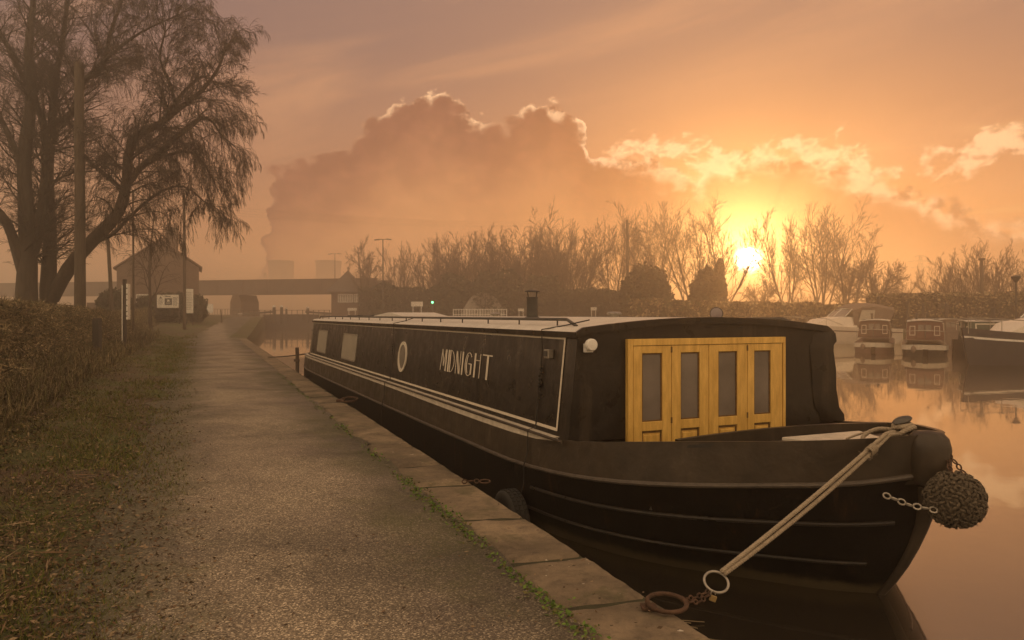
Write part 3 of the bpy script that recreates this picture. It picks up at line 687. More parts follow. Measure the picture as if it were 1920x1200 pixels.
def smoothc(x, t):          # monotone smooth plan curve
    xs_, ys_ = t
    if x >= xs_[-1]: return ys_[-1]
    i = max(0, int(np.searchsorted(xs_, x, side='right')) - 1)
    x0, x1 = xs_[i], xs_[i + 1]; y0, y1 = ys_[i], ys_[i + 1]; h = (x - x0) / (x1 - x0)
    d = lambda k: 0 if k >= len(xs_) - 1 else ((ys_[1] - ys_[0]) / (xs_[1] - xs_[0]) if k == 0 else 0.5 * ((ys_[k] - ys_[k - 1]) / (xs_[k] - xs_[k - 1]) + (ys_[k + 1] - ys_[k]) / (xs_[k + 1] - xs_[k])))
    d0, d1 = d(i) * (x1 - x0), d(i + 1) * (x1 - x0)
    return y0 * (1 + 2 * h) * (1 - h) ** 2 + d0 * h * (1 - h) ** 2 + y1 * h * h * (3 - 2 * h) + d1 * h * h * (h - 1)
def hull_pt(L, f, side=-1, off=0.0):
    if f <= 1:
        w = smoothc(L, LW) + (smoothc(L, LR) - smoothc(L, LW)) * max(-0.3, f) ** 1 if f > 0 else smoothc(L, LW) * (1 + f * 0.3)
        z = smoothc(L, ZR) * f; s = s_stem(f) + L
    else:
        g_ = f - 1; w = smoothc(L, LR) + (smoothc(L, LT) - smoothc(L, LR)) * g_; z = smoothc(L, ZR) + (smoothc(L, ZT) - smoothc(L, ZR)) * g_; s = -0.40 - 0.02 * g_ + L
    return Vector((side * (w * stern(L) + off), s, z))
def loft(fs, side): return [[hull_pt(L, f, side) for L in Ls] for f in fs]
m = MB()
FL = [-0.7, -0.3, 0, .13, .26, .4, .62, .8, 1.0]
for sd in (-1, 1): m.grid(loft(FL, sd))
m.grid([[hull_pt(Ls[-1], f, -1) for f in FL], [hull_pt(Ls[-1], f, 1) for f in FL]])
m.build('hull', M['bitumen'], boat, smooth=50)
m = MB()
for sd in (-1, 1):
    m.grid(loft([1.0, 1.15, 1.5, 1.85, 2.0], sd))
    inn = [[hull_pt(L, 2.0, sd, 0.0) for L in Ls if L < 2.5], [hull_pt(L, 2.0, sd, -0.05) + Vector((0, 0, 0.0)) for L in Ls if L < 2.5], [hull_pt(L, 2.0, sd, -0.06) - Vector((0, 0, 0.34)) for L in Ls if L < 2.5]]
    for r_ in inn[1:]:
        for p in r_:
            if p.x * sd < 0.01: p.x = 0.01 * sd; 
    m.grid(inn)
m.grid([[hull_pt(Ls[-1], f, -1) for f in (1, 1.5, 2)], [hull_pt(Ls[-1], f, 1) for f in (1, 1.5, 2)]])
m.build('upper_hull_band', M['band'], boat, smooth=50)
# rubbing strakes
def strake(f, L0, L1, r, both=True):
    for sd in (-1, 1):
        LL = [L for L in Ls if L0 <= L <= L1]
        MB().tube([hull_pt(L, f, sd, r * 0.3) for L in LL], r, 8).build('rubbing_strake', M['rail_edge'] if f == 1 else M['black'], boat, smooth=True)
strake(1.0, 0.03, 19.6, 0.020)
strake(0.66, 0.05, 3.0, 0.017); strake(0.30, 0.1, 3.4, 0.015)
# stem post with a rounded head
m = MB(); m.tube([(0, s_stem(f) - 0.005, 0.966 * f) for f in (-0.3, 0, .15, .3, .45, .6, .8, .92)] , [.03, .03, .034, .038, .042, .05, .07, .09], 12)
m.lathe([(0.0001, .90), (.10, .90), (.135, .95), (.145, 1.05), (.145, 1.16), (.13, 1.22), (.09, 1.262), (0.0001, 1.275)], (0, -0.395, 0), 24)
m.build('stem_post', M['band'], boat, smooth=50)
# foredeck, well and coaming
deck_f = [(hull_pt(L, 2, -1, -0.045), hull_pt(L, 2, 1, -0.045)) for L in (0.12, .2, .3, .42, .55, .7, .9, 1.1, 1.3)]
m = MB(); m.grid([[Vector((a.x, a.y, min(a.z, 1.17) - 0.085)) for a, b_ in deck_f], [Vector((0, a.y, min(a.z, 1.17) - 0.06)) for a, b_ in deck_f], [Vector((b_.x, b_.y, min(a.z, 1.17) - 0.085)) for a, b_ in deck_f]])
m.build('foredeck', M['band'], boat, smooth=True)
m = MB(); n_ = 18; tp = []; lo = []; tb = []
for i in range(n_ + 1):
    v = -1 + 2 * i / n_; w = 1.16
    tp.append((v * w, 0.90, 1.085 + 0.035 * (1 - v * v))); lo.append((v * w, 0.90, 0.86)); tb.append((v * w, 0.945, 1.085 + 0.035 * (1 - v * v)))
m.grid([lo, tp, tb, [(p[0], 0.945, 0.86) for p in tp]]); m.build('well_coaming', M['band'], boat, smooth=40)
m = MB(); m.slab(-1.35, 1.35, 1.0, 1.93, 0.52, 0.56); m.build('well_deck', M['dark_wood'], boat)
m = MB(); P4 = [(-0.42, 0.56), (0.42, 0.56), (0.24, 0.08), (-0.24, 0.08)]
m.prism(P4, lambda u, v, w: Vector((u, v, 1.082 + w + 0.0)), 0.028); m.build('deck_hatch', M['gunwale_paint'], boat, bevel=0.006)
# slot in the bow side
m = MB(); a = hull_pt(.98, 1.86, -1, .003); b_ = hull_pt(1.13, 1.86, -1, .003); c_ = hull_pt(1.12, 1.93, -1, .003); d_ = hull_pt(.95, 1.955, -1, .003)
m.add([a, b_, c_, d_], [(0, 1, 2, 3)]); m.build('fairlead_slot', M['rubber'], boat)

# -- gunwale walkway
m = MB()
for sd in (-1, 1):
    o_ = [Vector((sd * (1.688 * stern(L)), L - .4, 0.953)) for L in Ls if L > 2.3]; i_ = [Vector((sd * 1.55 * stern(L) ** 1, L - .4, 0.956)) for L in Ls if L > 2.3]
    m.grid([o_, i_])
m.build('gunwale', M['gunwale_paint'], boat, smooth=True)
m = MB(); m.tube([Vector((-1.69, CF - .05, .95))] + [Vector((-1.69 * stern(L), L - .4, 0.95)) for L in Ls if L > 2.9], 0.014, 8); m.build('gunwale_edge', M['band'], boat, smooth=True)

m = MB()
for sd in (-1, 1):
    LL = [L for L in Ls if L > 2.3 and L < 19.6]
    m.grid([[hull_pt(L, 2.0, sd, .004 + .0) + Vector((0, 0, .001)) for L in LL], [hull_pt(L, 2.0 - min(.16, .03 + (L - 2.2) * .2), sd, .006) for L in LL]])
m.build('gunwale_stripe', M['gunwale_paint'], boat, smooth=True)
# -- cabin
BX, TX, ZB, ZE = 1.60, 1.50, 0.95, 1.905
def side(s, h, off=0.0, sd=-1):
    """h = 0..1 up the inclined cabin side"""
    return Vector((sd * (BX - (BX - TX) * h + off), s, ZB + (ZE - ZB) * h + off * 0.1))
def camber(x): return ZE + 0.035 + 0.10 * (1 - (x / 1.52) ** 2)
m = MB()
ys_c = [CF, 4, 7, 10, 13, 16, CR]
prof_ = [(-BX, ZB - .02), (-TX, ZE), (-TX + .01, ZE + .03)] + [(x, camber(x)) for x in np.linspace(-1.4, 1.4, 11)] + [(TX - .01, ZE + .03), (TX, ZE), (BX, ZB - .02)]
def lean(s, z): return s + (0.16 * (z - ZB) * -1 if s > 17 else (0.0))
rows = [[Vector((x, lean(s, z), z)) for x, z in prof_] for s in ys_c]
m.grid(rows)
n_ = len(prof_); m.f.append(tuple(range(n_))); m.f.append(tuple(reversed(range(len(rows) * n_ - n_, len(rows) * n_))))
m.build('cabin', M['black'], boat, smooth=30)
# roof with a small overhanging lip
m = MB(); xr = [-1.535] + list(np.linspace(-1.47, 1.47, 13)) + [1.535]
up = [(x, camber(x) + 0.012 - (0.03 if abs(x) > 1.5 else 0)) for x in xr]; lo_ = [(x, z - 0.03) for x, z in up]
for s0, s1 in ((CF - 0.035, CR - 0.10),):
    m.grid([[(x, s0, z) for x, z in lo_], [(x, s0, z) for x, z in up], [(x, s1, z) for x, z in up], [(x, s1, z) for x, z in lo_]])
m.build('roof', M['roof'], boat, smooth=30)
m = MB(); m.grid([[(x, CF - 0.046, camber(x) - 0.050) for x in xr], [(x, CF - 0.046, camber(x) + 0.016 - (0.03 if abs(x) > 1.5 else 0)) for x in xr], [(x, CF - 0.02, camber(x) + 0.018 - (0.03 if abs(x) > 1.5 else 0)) for x in xr]])
m.build('roof_fascia', M['black'], boat, smooth=30)
m = MB()
for sd in (-1, 1):
    m.grid([[(sd * (TX + .035), s, ZE + .018), (sd * (TX + .035), s, ZE - .035), (sd * (TX + .004), s, ZE - .04)] for s in (CF - .04, CR - .12)])
m.build('roof_edge_trim', M['black'], boat)
# rolled canvas cover hanging down the starboard corner
m = MB(); rows = []
for z, x0, s0 in [(1.93, 1.56, 1.90), (1.88, 1.60, 1.88), (1.80, 1.605, 1.87), (1.76, 1.565, 1.87), (1.70, 1.56, 1.87), (1.5, 1.585, 1.86), (1.3, 1.60, 1.87), (1.1, 1.63, 1.86), (1.02, 1.70, 1.86), (0.95, 1.72, 1.87)]:
    rows.append([(x0 - 0.30, s0 + .065, z), (x0 - 0.1, s0 + 0.01, z), (x0 - .03, s0, z), (x0, s0 + .05, z), (x0 + .005, s0 + .4, z), (x0 - .01, s0 + 1.2, z)])
m.grid(rows); m.build('rolled_canvas', M['black'], boat, smooth=60)

# coach lines on the port side
def spt(px, py):
    nr = (side(3, 0) - side(2, 0)).cross(side(2, 1) - side(2, 0)); p = ray_plane(px, py, side(2, 0), nr)
    return p.y, (p.z - ZB) / (ZE - ZB)
def strip(mb, s0, h0, s1, h1, w, off=0.004):
    d = Vector((s1 - s0, (h1 - h0) * 0.96)); n_ = Vector((-d.y, d.x)); n_.normalize(); n_ *= w / 2
    q = [(s0 - n_.x, h0 - n_.y / .96), (s1 - n_.x, h1 - n_.y / .96), (s1 + n_.x, h1 + n_.y / .96), (s0 + n_.x, h0 + n_.y / .96)]
    mb.prism(q, lambda u, v, w_: side(u, v, off + w_), 0.002)
sF, _ = spt(1053, 720); m = MB()
hT, hB = spt(1060, 634)[1], spt(1046, 806)[1]
sE = 17.15
strip(m, sF, hT, sE, hT, .028); strip(m, sF, hB, sE, hB, .028); strip(m, sF, hB - .014, sF, hT + .014, .028, .0065); strip(m, sE, hB - .014, sE, hT + .014, .028, .0065)
m.build('coach_line', M['cream'], boat)
# windows
def rrect(s0, s1, h0, h1, r, n=5, hs=0.96):
    pts_ = []
    for cx_, cy_, a0 in ((s1 - r, h1 - r / hs, 0), (s0 + r, h1 - r / hs, 90), (s0 + r, h0 + r / hs, 180), (s1 - r, h0 + r / hs, 270)):
        for k in range(n + 1): a = R(a0 + 90 * k / n); pts_.append((cx_ + r * math.cos(a), cy_ + r / hs * math.sin(a)))
    return pts_
def ring(mb, o, i, fn, th):
    n = len(o); k = len(mb.v)
    for w in (0, th):
        for u, v in o: mb.v.append(tuple(fn(u, v, w)))
        for u, v in i: mb.v.append(tuple(fn(u, v, w)))
    for a in range(n):
        b_ = (a + 1) % n
        mb.f += [(k + a, k + b_, k + n + b_, k + n + a), (k + 2 * n + a, k + 3 * n + a, k + 3 * n + b_, k + 2 * n + b_), (k + a, k + 2 * n + a, k + 2 * n + b_, k + b_), (k + n + a, k + n + b_, k + 3 * n + b_, k + 3 * n + a)]
for (xa, ya), (xb, yb) in (((597, 618), (613, 664)), ((643, 624), (669, 680))):
    s1, h1 = spt(xa, ya); s0, h0 = spt(xb, yb); s1b, _ = spt((xa + xb) / 2 - (xb - xa) / 2, (ya + yb) / 2); s0b, _ = spt((xa + xb) / 2 + (xb - xa) / 2, (ya + yb) / 2)
    fr_ = MB(); ring(fr_, rrect(s0b - .03, s1b + .03, h0, h1, .07), rrect(s0b, s1b, h0 + .03, h1 - .03, .05), lambda u, v, w: side(u, v, .003 + w), .016)
    fo = fr_.build('window', M['steel'], boat, smooth=40)
    pn = MB(); pn.prism(rrect(s0b, s1b, h0 + .03, h1 - .03, .05), lambda u, v, w: side(u, v, .003 + w), .006); pn.build('pane', M['curtain_glass'], fo)
sP, hP = spt(756, 669); circ = lambda r: [(sP + r * math.cos(2 * math.pi * k / 28), hP + r / .96 * math.sin(2 * math.pi * k / 28)) for k in range(28)]
s_a, _ = spt(748.5, 669); s_b, _ = spt(764, 669); rp = 0.245
fr_ = MB(); ring(fr_, circ(rp), circ(rp - .05), lambda u, v, w: side(u, v, .003 + w), .02); fo = fr_.build('porthole', M['cream'], boat, smooth=40)
MB().prism(circ(rp - .05), lambda u, v, w: side(u, v, .003 + w), .008).build('pane', M['window_glass'], fo)

# name in thick-and-thin deco capitals
name = MB()
s_l, h_lt = spt(829, 655); s_r, h_rb = spt(921, 712); _, h_lb = spt(830, 697); _, h_rt = spt(921, 665)
ht, hb = (h_lt + h_rt) / 2, (h_lb + h_rb) / 2
LW_ = abs(s_r - s_l); WORD = 5.05
def nm(poly): name.prism([(s_l - u / WORD * LW_, hb + v * (ht - hb)) for u, v in poly], lambda u, v, w: side(u, v, .004 + w), 0.003)
def bar(x0, y0, x1, y1, w):
    dx_, dy_ = x1 - x0, y1 - y0
    nm([(x0 - w / 2, y0), (x0 + w / 2, y0), (x1 + w / 2, y1), (x1 - w / 2, y1)])
def arc(cx_, cy_, rx, ry, a0, a1, w, n=16):
    for k in range(n):
        a, b_ = R(a0 + (a1 - a0) * k / n), R(a0 + (a1 - a0) * (k + 1) / n)
        nm([(cx_ + rx * math.cos(a), cy_ + ry * math.sin(a)), (cx_ + rx * math.cos(b_), cy_ + ry * math.sin(b_)), (cx_ + (rx - w) * math.cos(b_), cy_ + (ry - w * .5) * math.sin(b_)), (cx_ + (rx - w) * math.cos(a), cy_ + (ry - w * .5) * math.sin(a))])
x = 0.0
bar(.03, 0, .15, 1, .06); bar(.15, 1, .37, .22, .08); bar(.37, .22, .56, 1, .055); bar(.62, 0, .62, 1, .13)      # M
bar(.90, 0, .90, 1, .14)                                                                                                                  # I
bar(1.08, 0, 1.08, 1, .10); arc(1.12, .5, .42, .5, -90, 90, .055)                                                                          # D
bar(1.72, 0, 1.72, 1, .05); bar(1.76, .98, 2.06, .02, .12); bar(2.13, 0, 2.13, 1, .05)                                                     # N
bar(2.38, 0, 2.38, 1, .13)                                                                                    # I
arc(2.98, .5, .36, .5, 40, 300, .06); arc(2.98, .5, .24, .42, 110, 250, .09); bar(3.22, .08, 3.22, .5, .12); bar(3.12, .5, 3.12, .54, .30)  # G
bar(3.56, 0, 3.56, 1, .14); nm([(3.56, .70), (3.98, .70), (3.98, .735), (3.56, .735)]); bar(4.02, 0, 4.02, 1, .05)                          # H
nm([(4.20, .95), (5.02, .95), (5.02, 1), (4.20, 1)]); bar(4.66, 0, 4.66, .95, .15)                                                         # T
name.build('name_lettering', M['cream'], boat)

# side lamp box and round vent lamp
sx, hx_ = spt(1034, 664); bx_ = MB(); bx_.box(side(sx, hx_, .03), (.06, .10, .085)); lampb = bx_.build('side_lamp', M['steel'], boat, bevel=.006)
MB().box(side(sx, hx_, .064), (.008, .06, .05)).build('lens', M['dark_print'], lampb)
fp = ray_plane(1100, 646, (0, CF, 1), Vector((0, 1, 0)))
m = MB(); rot = Matrix.Rotation(R(90), 3, 'X'); m.lathe([(.0001, 0), (.05, 0), (.056, .02), (.056, .05), (.048, .06), (.0001, .064)], (fp.x, CF - .05, fp.z), 20, rot)
ml = m.build('bow_lamp', M['white'], boat, smooth=40)
MB().box((fp.x, CF - .03, fp.z - .03), (.08, .05, .08)).build('bracket', M['white'], ml, bevel=.005)

# doors
FY = CF - 0.006
def fpt(px, py): p = ray_plane(px, py, (0, CF - .03, 1), Vector((0, 1, 0))); return p.x, p.z
xl, zt = fpt(1175, 633); xrr, _ = fpt(1470, 634); zt = (fpt(1175, 633)[1] + fpt(1470, 634)[1]) / 2
doors = MB(); zb = 0.56; fw = 0.055
doors.slab(xl, xl + fw, FY - .05, FY, zb, zt); doors.slab(xrr - fw * .6, xrr, FY - .05, FY, zb, zt); doors.slab(xl + fw, xrr - fw * .6, FY - .05, FY, zt - .062, zt)
doors.build('door_frame', M['yellow'], boat, bevel=.004)
x_in0, x_in1 = xl + fw + .004, xrr - fw * .6 - .004
zg1, zg0 = fpt(1221, 662)[1], fpt(1221, 790)[1]
cuts = [x_in0, fpt(1257, 700)[0], fpt(1327, 700)[0], fpt(1399, 700)[0], x_in1]
gl_ = [(1202, 1240), (1274.5, 1310), (1345, 1380.5), (1412, 1443)]
for i in range(4):
    a, b_ = cuts[i] + .003, cuts[i + 1] - .003; g0, g1 = fpt(gl_[i][0], 720)[0], fpt(gl_[i][1], 720)[0]
    D = MB(); y0, y1 = FY - .042, FY - .004; ztl = zt - .066
    D.slab(a, g0, y0, y1, zb, ztl); D.slab(g1, b_, y0, y1, zb, ztl); D.slab(g0, g1, y0, y1, zg1, ztl); D.slab(g0, g1, y0, y1, zg0 - .085, zg0)
    D.slab(g0, g1, y0 + .02, y1, zb, zg0 - .085)
    d_ob = D.build('door', M['yellow'], boat, bevel=.003)
    Bd = MB(); ro = [(g0, zg0), (g1, zg0), (g1, zg1), (g0, zg1)]; ri = [(g0 + .012, zg0 + .012), (g1 - .012, zg0 + .012), (g1 - .012, zg1 - .012), (g0 + .012, zg1 - .012)]
    ring(Bd, ro, ri, lambda u, v, w: Vector((u, y0 + .010 - w * 0 + w, v)), .018); Bd.build('glazing_bead', M['yellow_dirt'], d_ob)
    MB().slab(g0 + .010, g1 - .010, y0 + .018, y0 + .024, zg0 + .010, zg1 - .010).build('pane', M['door_glass'], d_ob)
    Pn = MB(); pz1 = zg0 - .105; Pn.slab(g0 + .028, g1 - .028, y0 + .008, y0 + .020, .60, pz1 - .02); 
    Pn.build('raised_panel', M['yellow'], d_ob, bevel=.006)
    Gr = MB(); ring(Gr, [(g0 + .001, .58), (g1 - .001, .58), (g1 - .001, pz1 + .018), (g0 + .001, pz1 + .018)], [(g0 + .016, .60), (g1 - .016, .60), (g1 - .016, pz1 - .002), (g0 + .016, pz1 - .002)], lambda u, v, w: Vector((u, y0 + .014 + w, v)), .005); Gr.build('panel_groove', M['yellow_dirt'], d_ob)
for c_x in (cuts[1], cuts[2], cuts[3]):
    pass
J = MB()
for c_x in (cuts[1], cuts[2], cuts[3]): J.slab(c_x - .0028, c_x + .0028, FY - .030, FY - .002, zb, zt - .066)
J.slab(x_in0 - .003, x_in0 + .0025, FY - .03, FY - .002, zb, zt - .066); J.slab(x_in0, x_in1, FY - .03, FY - .002, zt - .0662, zt - .062)
J.build('door_joint', M['yellow_dirt'], boat)
for z_ in (1.72, 1.05):
    for c_x in (cuts[1], cuts[3]): MB().slab(c_x - .009, c_x + .009, FY - .0455, FY - .040, z_, z_ + .055).build('door_hinge', M['yellow_dirt'], boat)

# roof fittings
def roof_z(x): return camber(x) + 0.012
for sd in (-1, 1):
    xr_ = sd * 1.36; zr = roof_z(xr_) + .062
    m = MB(); m.tube([(xr_, 2.22, roof_z(xr_)), (xr_, 2.42, zr), (xr_, 16.9, zr), (xr_, 17.1, roof_z(xr_))], .016, 8); hr_ = m.build('handrail', M['metal_dark'], boat, smooth=50)
    for k in range(16):
        yk = 2.62 + k * 0.93
        if yk < 16.9: MB().tube([(xr_, yk, roof_z(xr_) - .005), (xr_, yk, zr)], .009, 6).build('stanchion', M['metal_dark'], hr_)
p = ray_plane(998, 600, (-0.2, 0, 0), Vector((1, 0, 0)))
cx_, cy_ = -0.62, ray_plane(998, 600, (-0.62, 0, 0), Vector((1, 0, 0))).y
zc = roof_z(cx_); m = MB(); m.lathe([(.10, 0), (.10, .02), (.075, .03), (.072, .26), (.078, .27), (.078, .285), (.0001, .285)], (cx_, cy_, zc - .01), 20); ch = m.build('chimney', M['metal_dark'], boat, smooth=40)
m = MB(); m.lathe([(.09, .355), (.10, .35), (.10, .362), (.05, .375), (.0001, .38)], (cx_, cy_, zc - .01), 20)
for k in range(4): a = math.pi / 2 * k + .4; m.tube([(cx_ + .072 * math.cos(a), cy_ + .072 * math.sin(a), zc + .27), (cx_ + .088 * math.cos(a), cy_ + .088 * math.sin(a), zc + .345)], .006, 5)
m.build('cowl', M['metal_dark'], ch, smooth=40)
lp = ray_plane(1343, 588, (0, CF + .10, 0), Vector((0, 1, 0)))
m = MB(); m.lathe([(.0001, -.10), (.03, -.095), (.055, -.05), (.062, 0), (.066, .01), (.066, .022), (.058, .026)], (lp.x, lp.y, lp.z), 24, Matrix.Rotation(R(-36), 3, 'Z') @ Matrix.Rotation(R(90), 3, 'X')); hl = m.build('headlamp', M['metal_dark'], boat, smooth=40)
gm = material('headlamp_lens', (0.22, 0.18, 0.19), 0.35, var=0.1, spec=0.9)
m = MB(); m.lathe([(.0575, .0265), (.04, .031), (.02, .033), (.0001, .034)], (lp.x, lp.y, lp.z), 24, Matrix.Rotation(R(-36), 3, 'Z') @ Matrix.Rotation(R(90), 3, 'X')); m.build('lens', gm, hl, smooth=True)
m = MB(); m.tube([(lp.x, lp.y, lp.z - .05), (lp.x, lp.y, roof_z(lp.x) - .01)], .011, 6); m.build('mount', M['metal_dark'], hl)
for px_, x_ in ((1152, -.1), (929, -.1)):
    q = ray_plane(px_, 598, (x_, 0, 0), Vector((1, 0, 0))); m = MB(); m.lathe([(.05, 0), (.05, .03), (.085, .035), (.09, .05), (.06, .068), (.0001, .072)], (x_, q.y, roof_z(x_) - .005), 20); m.build('mushroom_vent', M['steel'], boat, smooth=40)
for (pxa, pxb, x_, h_) in ((676, 697, -.5, .03), (707, 726, -.5, .035), (734, 800, -.5, .10)):
    ya = ray_plane(pxb, 598, (x_, 0, 0), Vector((1, 0, 0))).y; yb = ray_plane(pxa, 598, (x_, 0, 0), Vector((1, 0, 0))).y
    m = MB(); z0 = roof_z(x_)
    if h_ < .05: m.slab(x_ - .35, x_ + .45, ya, yb, z0 - .02, z0 + h_); m.build('roof_hatch', M['metal_dark'], boat, bevel=.01)
    else:
        m.prism([(ya, 0), (yb, 0), (yb, .03), (ya + (yb - ya) * .55, h_), (ya + (yb - ya) * .45, h_)], lambda u, v, w: Vector((x_ - .4 + w, u, z0 - .015 + v)), .95); m.build('skylight', M['roof'], boat, bevel=.008)
# bow T-stud
m = MB(); sp_ = Vector((0, -.19, 1.12)); m.lathe([(.045, 0), (.04, .02), (.026, .03), (.025, .17), (.03, .18), (.0001, .185)], sp_, 16)
m.lathe([(.0001, -.008), (.07, -.006), (.085, .008), (.07, .022), (.03, .032), (.0001, .034)], sp_ + Vector((0, 0, .19)), 20, Matrix.Rotation(R(-14), 3, 'Y') @ Matrix.Diagonal((1, .62, 1)))
m.build('tee_stud', M['metal_dark'], boat, smooth=40)
# stern: tiller rail, post and flat deck
m = MB(); m.grid([[(-1.6 * stern(L), L - .4, .957) for L in Ls if L > 17.4], [(1.6 * stern(L), L - .4, .957) for L in Ls if L > 17.4]]); m.build('stern_deck', M['dark_wood'], boat)
m = MB(); m.tube([(-1.50, CR + .30, .95), (-1.44, CR + .12, 1.63)], .014, 6); m.tube([(-1.5, CR + .05, 1.64), (-1.40, CR + .42, 1.64)], .022, 6); m.tube([(-1.44, CR + .14, 1.6), (0, CR + .5, 1.6), (1.44, CR + .14, 1.6)], .014, 6); m.build('stern_rail', M['metal_dark'], boat, smooth=50)
m = MB(); m.box((-.2, 19.0, 1.25), (.07, .07, .7)); m.tube([(-.2, 19.0, 1.55), (-.2, 18.0, 1.7)], .02, 8); m.build('tiller', M['metal_dark'], boat)

# ---------------------------------------------------------------- things that hang on, or lie by, the boat
def chain_links(mb, pts_, link=.05, r=.006, start=0):
    pts_ = [Vector(p) for p in pts_]; L = sum((pts_[i + 1] - pts_[i]).length for i in range(len(pts_) - 1)); n = max(1, int(L / (link * .78)))
    def at(d):
        for i in range(len(pts_) - 1):
            l = (pts_[i + 1] - pts_[i]).length
            if d <= l or i == len(pts_) - 2: return pts_[i].lerp(pts_[i + 1], min(1, d / l)), (pts_[i + 1] - pts_[i]).normalized()
            d -= l
    for k in range(n):
        c, t = at((k + .5) * L / n); u = t.orthogonal().normalized(); u = Matrix.Rotation(R(90 * (k % 2) + 25), 3, t) @ u
        h = link / 2 - r; w = link * .30
        el = [c + t * (h * math.cos(a)) * (1.0) + u * (w * math.sin(a)) for a in [2 * math.pi * q / 10 for q in range(10)]]
        mb.tube(el, r, 6, closed=True)
    return mb
FB = b2w(-0.04, -0.62, 0.845); FR = .185
fender = thing('rope_fender', 'round knotted rope ball fender hanging on chains from the bow', 'rope fender', FB)
# knotted ball: many loops of rope over a sphere
m = MB(); m.sphere((0, 0, 0), FR * .90, 24, 16)
for i in range(430):
    k = i + .5; ph = math.acos(1 - 2 * k / 430); th = math.pi * (1 + 5 ** .5) * k + rng.uniform(-.05, .05)
    nrm_ = Vector((math.sin(ph) * math.cos(th), math.sin(ph) * math.sin(th), math.cos(ph))); c = nrm_ * (FR * rng.uniform(.88, .97))
    t1 = nrm_.orthogonal().normalized(); t1 = Matrix.Rotation(rng.uniform(0, 6.28), 3, nrm_) @ t1; 
    pts_ = [c - t1 * .020 - nrm_ * .010, c - t1 * .009 + nrm_ * .010, c + t1 * .009 + nrm_ * .010, c + t1 * .020 - nrm_ * .010]
    m.tube(pts_, [.006, .0095, .0095, .006], 6)
for i in range(60):
    nrm_ = Vector((rng.gauss(0, 1), rng.gauss(0, 1), rng.gauss(0, 1))).normalized(); m.tube([nrm_ * FR * .95, nrm_ * FR * 1.07 + Vector((rng.uniform(-.01, .01), 0, rng.uniform(-.012, .004)))], [.003, .0015], 4)
m.build('rope_ball', M['old_rope'], fender, smooth=60)
hang = b2w(0.05, -0.50, 1.145) - FB
m = MB(); m.tube([hang + Vector((.03 * math.cos(a), .006 * math.sin(a), .03 * math.sin(a))) for a in [2 * math.pi * q / 16 for q in range(16)]], .006, 8, closed=True); m.build('shackle', M['rust'], fender, smooth=True)
chain_links(MB(), [hang + Vector((-.005, 0, -.02)), Vector((-.035, -.02, FR * .93))], .052, .0055).build('chain', M['rust'], fender, smooth=True)
chain_links(MB(), [hang + Vector((.005, 0, -.02)), Vector((.075, .0, FR * .88))], .052, .0055).build('chain', M['rust'], fender, smooth=True)
hp = hull_pt(.62, .80, -1, 0.008); hp = b2w(hp.x, hp.y, hp.z) - FB
d_ = Vector((0, 0, CAM_H)) - FB
tgt = px2w(1656, 927, 5.03) - FB
chain_links(MB(), [tgt, (tgt + Vector((-FR * .8, -.05, -.06))) / 2 - Vector((0, 0, .018)), Vector((-FR * .83, -.07, -.055))], .060, .0062).build('chain', M['steel'], fender, smooth=True)

# mooring rope
def strand_rope(mb, pts_, r, n=3, pitch=.045):
    """laid rope: n strands winding round the centre line"""
    P = [Vector(p) for p in pts_]; out_ = []
    for i in range(len(P) - 1):
        l = (P[i + 1] - P[i]).length; k = max(1, int(l / .009))
        for q in range(k): out_.append(P[i].lerp(P[i + 1], q / k))
    out_.append(P[-1]); acc = 0
    tans = [(out_[min(i + 1, len(out_) - 1)] - out_[max(i - 1, 0)]).normalized() for i in range(len(out_))]
    up = Vector((0, 0, 1)); frames = []
    for t in tans:
        u = up - t * up.dot(t); u = t.orthogonal() if u.length < 1e-5 else u; u.normalize(); up = u; frames.append((u, t.cross(u)))
    for s_ in range(n):
        q = []
        for i, p in enumerate(out_):
            a = i * .009 / pitch * 2 * math.pi + s_ * 2 * math.pi / n; u, w = frames[i]
            q.append(p + (u * math.cos(a) + w * math.sin(a)) * r * .52)
        mb.tube(q, r * .56, 6)
    return mb
stud = b2w(0, -.19, 1.235)
RG = px2w(1343, 1091, 4.32)                       # loose ring
rope_t = thing('mooring_rope', 'pale doubled mooring rope from the bow stud down to the ring', 'mooring rope', stud)
end = RG + Vector((.045, .02, .045)) - stud
s0 = Vector((-.05, -.03, -.01))
def bez(a, b_, c, n=14): return [a * (1 - t) ** 2 + b_ * 2 * t * (1 - t) + c * t * t for t in [i / n for i in range(n + 1)]]
m = MB()
for dxx, dzz in ((-.019, .012), (.017, -.010)):
    a = s0 + Vector((dxx, 0, dzz)); c = end + Vector((dxx * .5, 0, dzz * .6)); ek = hull_pt(.11, 2.0, -1, .01); ek = b2w(ek.x, ek.y, ek.z + .018) - stud + Vector((dxx, dxx * .4, dzz * .3)); b_ = (ek + c) / 2 + Vector((dxx * .5, 0, -.05 + dzz))
    strand_rope(m, [a, a.lerp(ek, .5) + Vector((0, 0, .004))] + bez(ek, b_, c), .0145)
m.build('rope_line', M['rope'], rope_t, smooth=60)
m = MB()
for k, (rr_, zz, tl) in enumerate([(.058, -.045, .25), (.066, -.012, -.25), (.060, .018, .38), (.055, .048, -.1)]):
    strand_rope(m, [Vector((rr_ * math.cos(a), rr_ * math.sin(a), zz + tl * rr_ * math.cos(a + k))) for a in [2 * math.pi * q / 20 for q in range(21)]], .0185)
for k in range(2):
    strand_rope(m, bez(Vector((-.10, -.06, -.055 + k * .02)), Vector((-.02, -.10 - .02 * k, .04)), Vector((.06, -.05, .04))), .0185)
m.build('rope_turns', M['rope'], rope_t, smooth=60)
m = MB()
